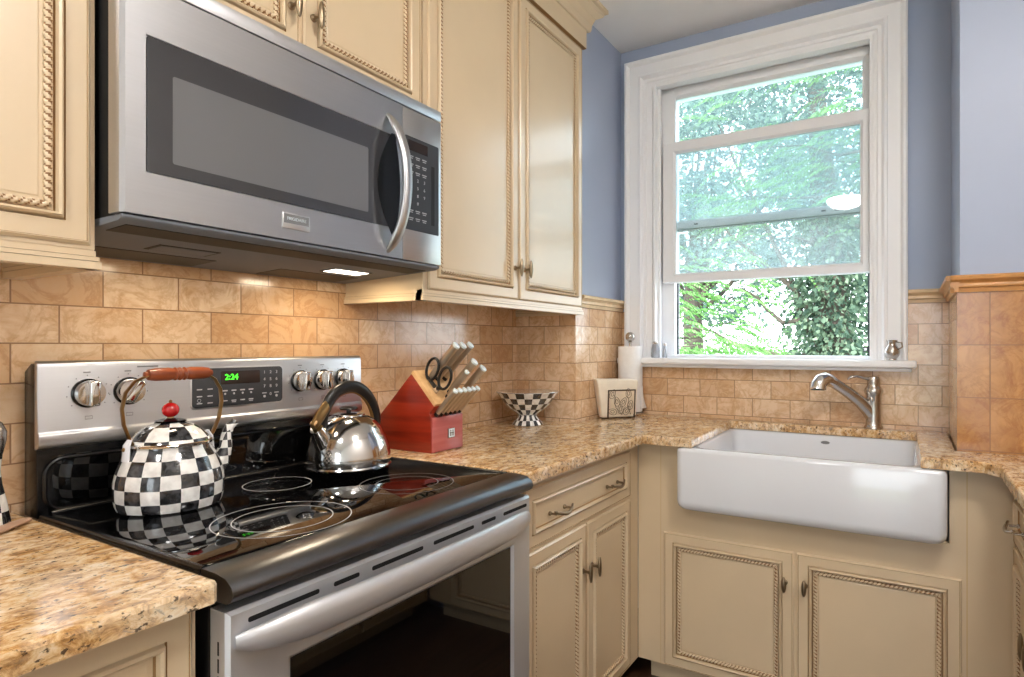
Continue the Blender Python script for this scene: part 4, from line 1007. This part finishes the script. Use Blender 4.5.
# tall frond tree whose boughs hang in from the upper right
t = thing('tree', (7.2, -2.9, GZ), 'feathery pale green tree whose boughs hang into the top right of the window', 'tree', 'trees outside the window')
b = B(); b.tube([(7.2, -2.9, GZ), (7.15, -2.8, 2.2), (7.2, -2.6, 4.6)], [.17, .13, .06], 10)
tips = []
for k in range(34):
    q = (random.uniform(6.5, 7.7), random.uniform(-2.0, .35), random.uniform(2.7, 4.9)); tips.append(q)
    if k % 3 == 0: branch(b, (7.18, -2.7, q[2] - .1), q, .03, .007)
b.build('trunk', 'bark', t, smooth=True)
b = B()
for q in tips:
    for k in range(7):
        o = (q[0] + random.gauss(0, .2), q[1] + random.gauss(0, .25), q[2] + random.gauss(0, .2)); l_ = random.uniform(.3, .6)
        frond(b, o, (o[0] - .1, o[1] + l_, o[2] - random.uniform(.02, .3)), 13, .09)
b.build('foliage', 'leaf_lite', t)
# broad trees further back
for i, (x, y, z, rx, ry, rz, n, lab) in enumerate(((12.5, 2.6, 4.6, 2.0, 2.6, 3.0, 14000, 'broad blue-green tree far back at the left of the window view'), (13.5, -2.2, 4.2, 2.0, 2.8, 3.0, 13000, 'broad blue-green tree far back at the right of the window view'))):
    t = thing('tree', (x, y, GZ), lab, 'tree', 'trees outside the window')
    b = B(); b.tube([(x, y, GZ), (x, y + .1, 2.), (x + .1, y, 5)], [.26, .2, .08], 10)
    gen, cs = clumps((x, y, z), (rx, ry, rz), 90, .34)
    for q in cs[:26]: branch(b, (x, y, random.uniform(1.4, 4.)), q, .06, .012, .2, .2)
    b.build('trunk', 'bark', t, smooth=True)
    b = B(); leaves(b, n, gen, .15); b.build('foliage', 'leaf_mid', t)
t = thing('hedge', (11, .6, GZ), 'low green hedge beyond the trees outside', 'hedge')
b = B(); leaves(b, 12000, lambda: ((random.gauss(11, .5), random.uniform(-5, 6), GZ + 1.75 * random.random() ** .8 + .25 * random.random()), None), .11); b.build('foliage', 'leaf_lite', t)
b = B()
for k in range(16): y = -4.6 + .65 * k; b.tube([(11, y, GZ), (11.05, y + .1, GZ + 1.4)], [.03, .012], 6)
b.build('stems', 'bark', t)

# ================================================================== LIGHT AND CAMERA
w = bpy.data.worlds.new('World'); S.world = w; w.use_nodes = True
nt = w.node_tree; bgn = nt.nodes['Background']
tc = N(nt, 'ShaderNodeTexCoord'); sp = N(nt, 'ShaderNodeSeparateXYZ'); L(nt, tc.outputs['Generated'], sp.inputs[0])
r = ramp(nt, [(.0, (.80, .88, .92, 1)), (.35, (.86, .94, 1, 1)), (1, (.62, .80, 1, 1))]); L(nt, sp.outputs['Z'], r.inputs[0])
L(nt, r.outputs[0], bgn.inputs['Color']); bgn.inputs['Strength'].default_value = SKY
def sun(rot, e, col, ang):
    l = bpy.data.lights.new('sun', 'SUN'); l.energy = e; l.color = col; l.angle = ang
    o = bpy.data.objects.new('sun', l); COL.objects.link(o); o.rotation_euler = rot
sun((radians(48), 0, radians(-75)), SUN, (1, .96, .88), radians(3))
def area(name, loc, rot, sx, sy, e, col):
    l = bpy.data.lights.new(name, 'AREA'); l.shape = 'RECTANGLE'; l.size = sx; l.size_y = sy; l.energy = e; l.color = col
    o = bpy.data.objects.new(name, l); COL.objects.link(o); o.location = loc; o.rotation_euler = rot
# the microwave's lit task lamp
area('task_light', (.605, -.195, 1.4155), (0, 0, 0), .09, .04, TASK, (1, .82, .58))
area('task_light', (.195, -.195, 1.4155), (0, 0, 0), .09, .04, TASK * .5, (1, .82, .58))
cam = bpy.data.cameras.new('camera'); co = bpy.data.objects.new('camera', cam); COL.objects.link(co)
co.location = (-.484, -1.4795, 1.2295); co.rotation_euler = (pi / 2, 0, -1.0485)
cam.sensor_fit = 'HORIZONTAL'; cam.sensor_width = 36; cam.lens = 36 * 602.7 / 1024
cam.shift_x = -(563.34 - 512) / 1024; cam.shift_y = (345.6 - 338.5) / 1024
cam.clip_start = .01; cam.clip_end = 200
S.camera = co
S.view_settings.view_transform = 'Standard'; S.view_settings.look = 'None'; S.view_settings.gamma = 1
S.view_settings.exposure = EXPO; S.view_settings.use_curve_mapping = False
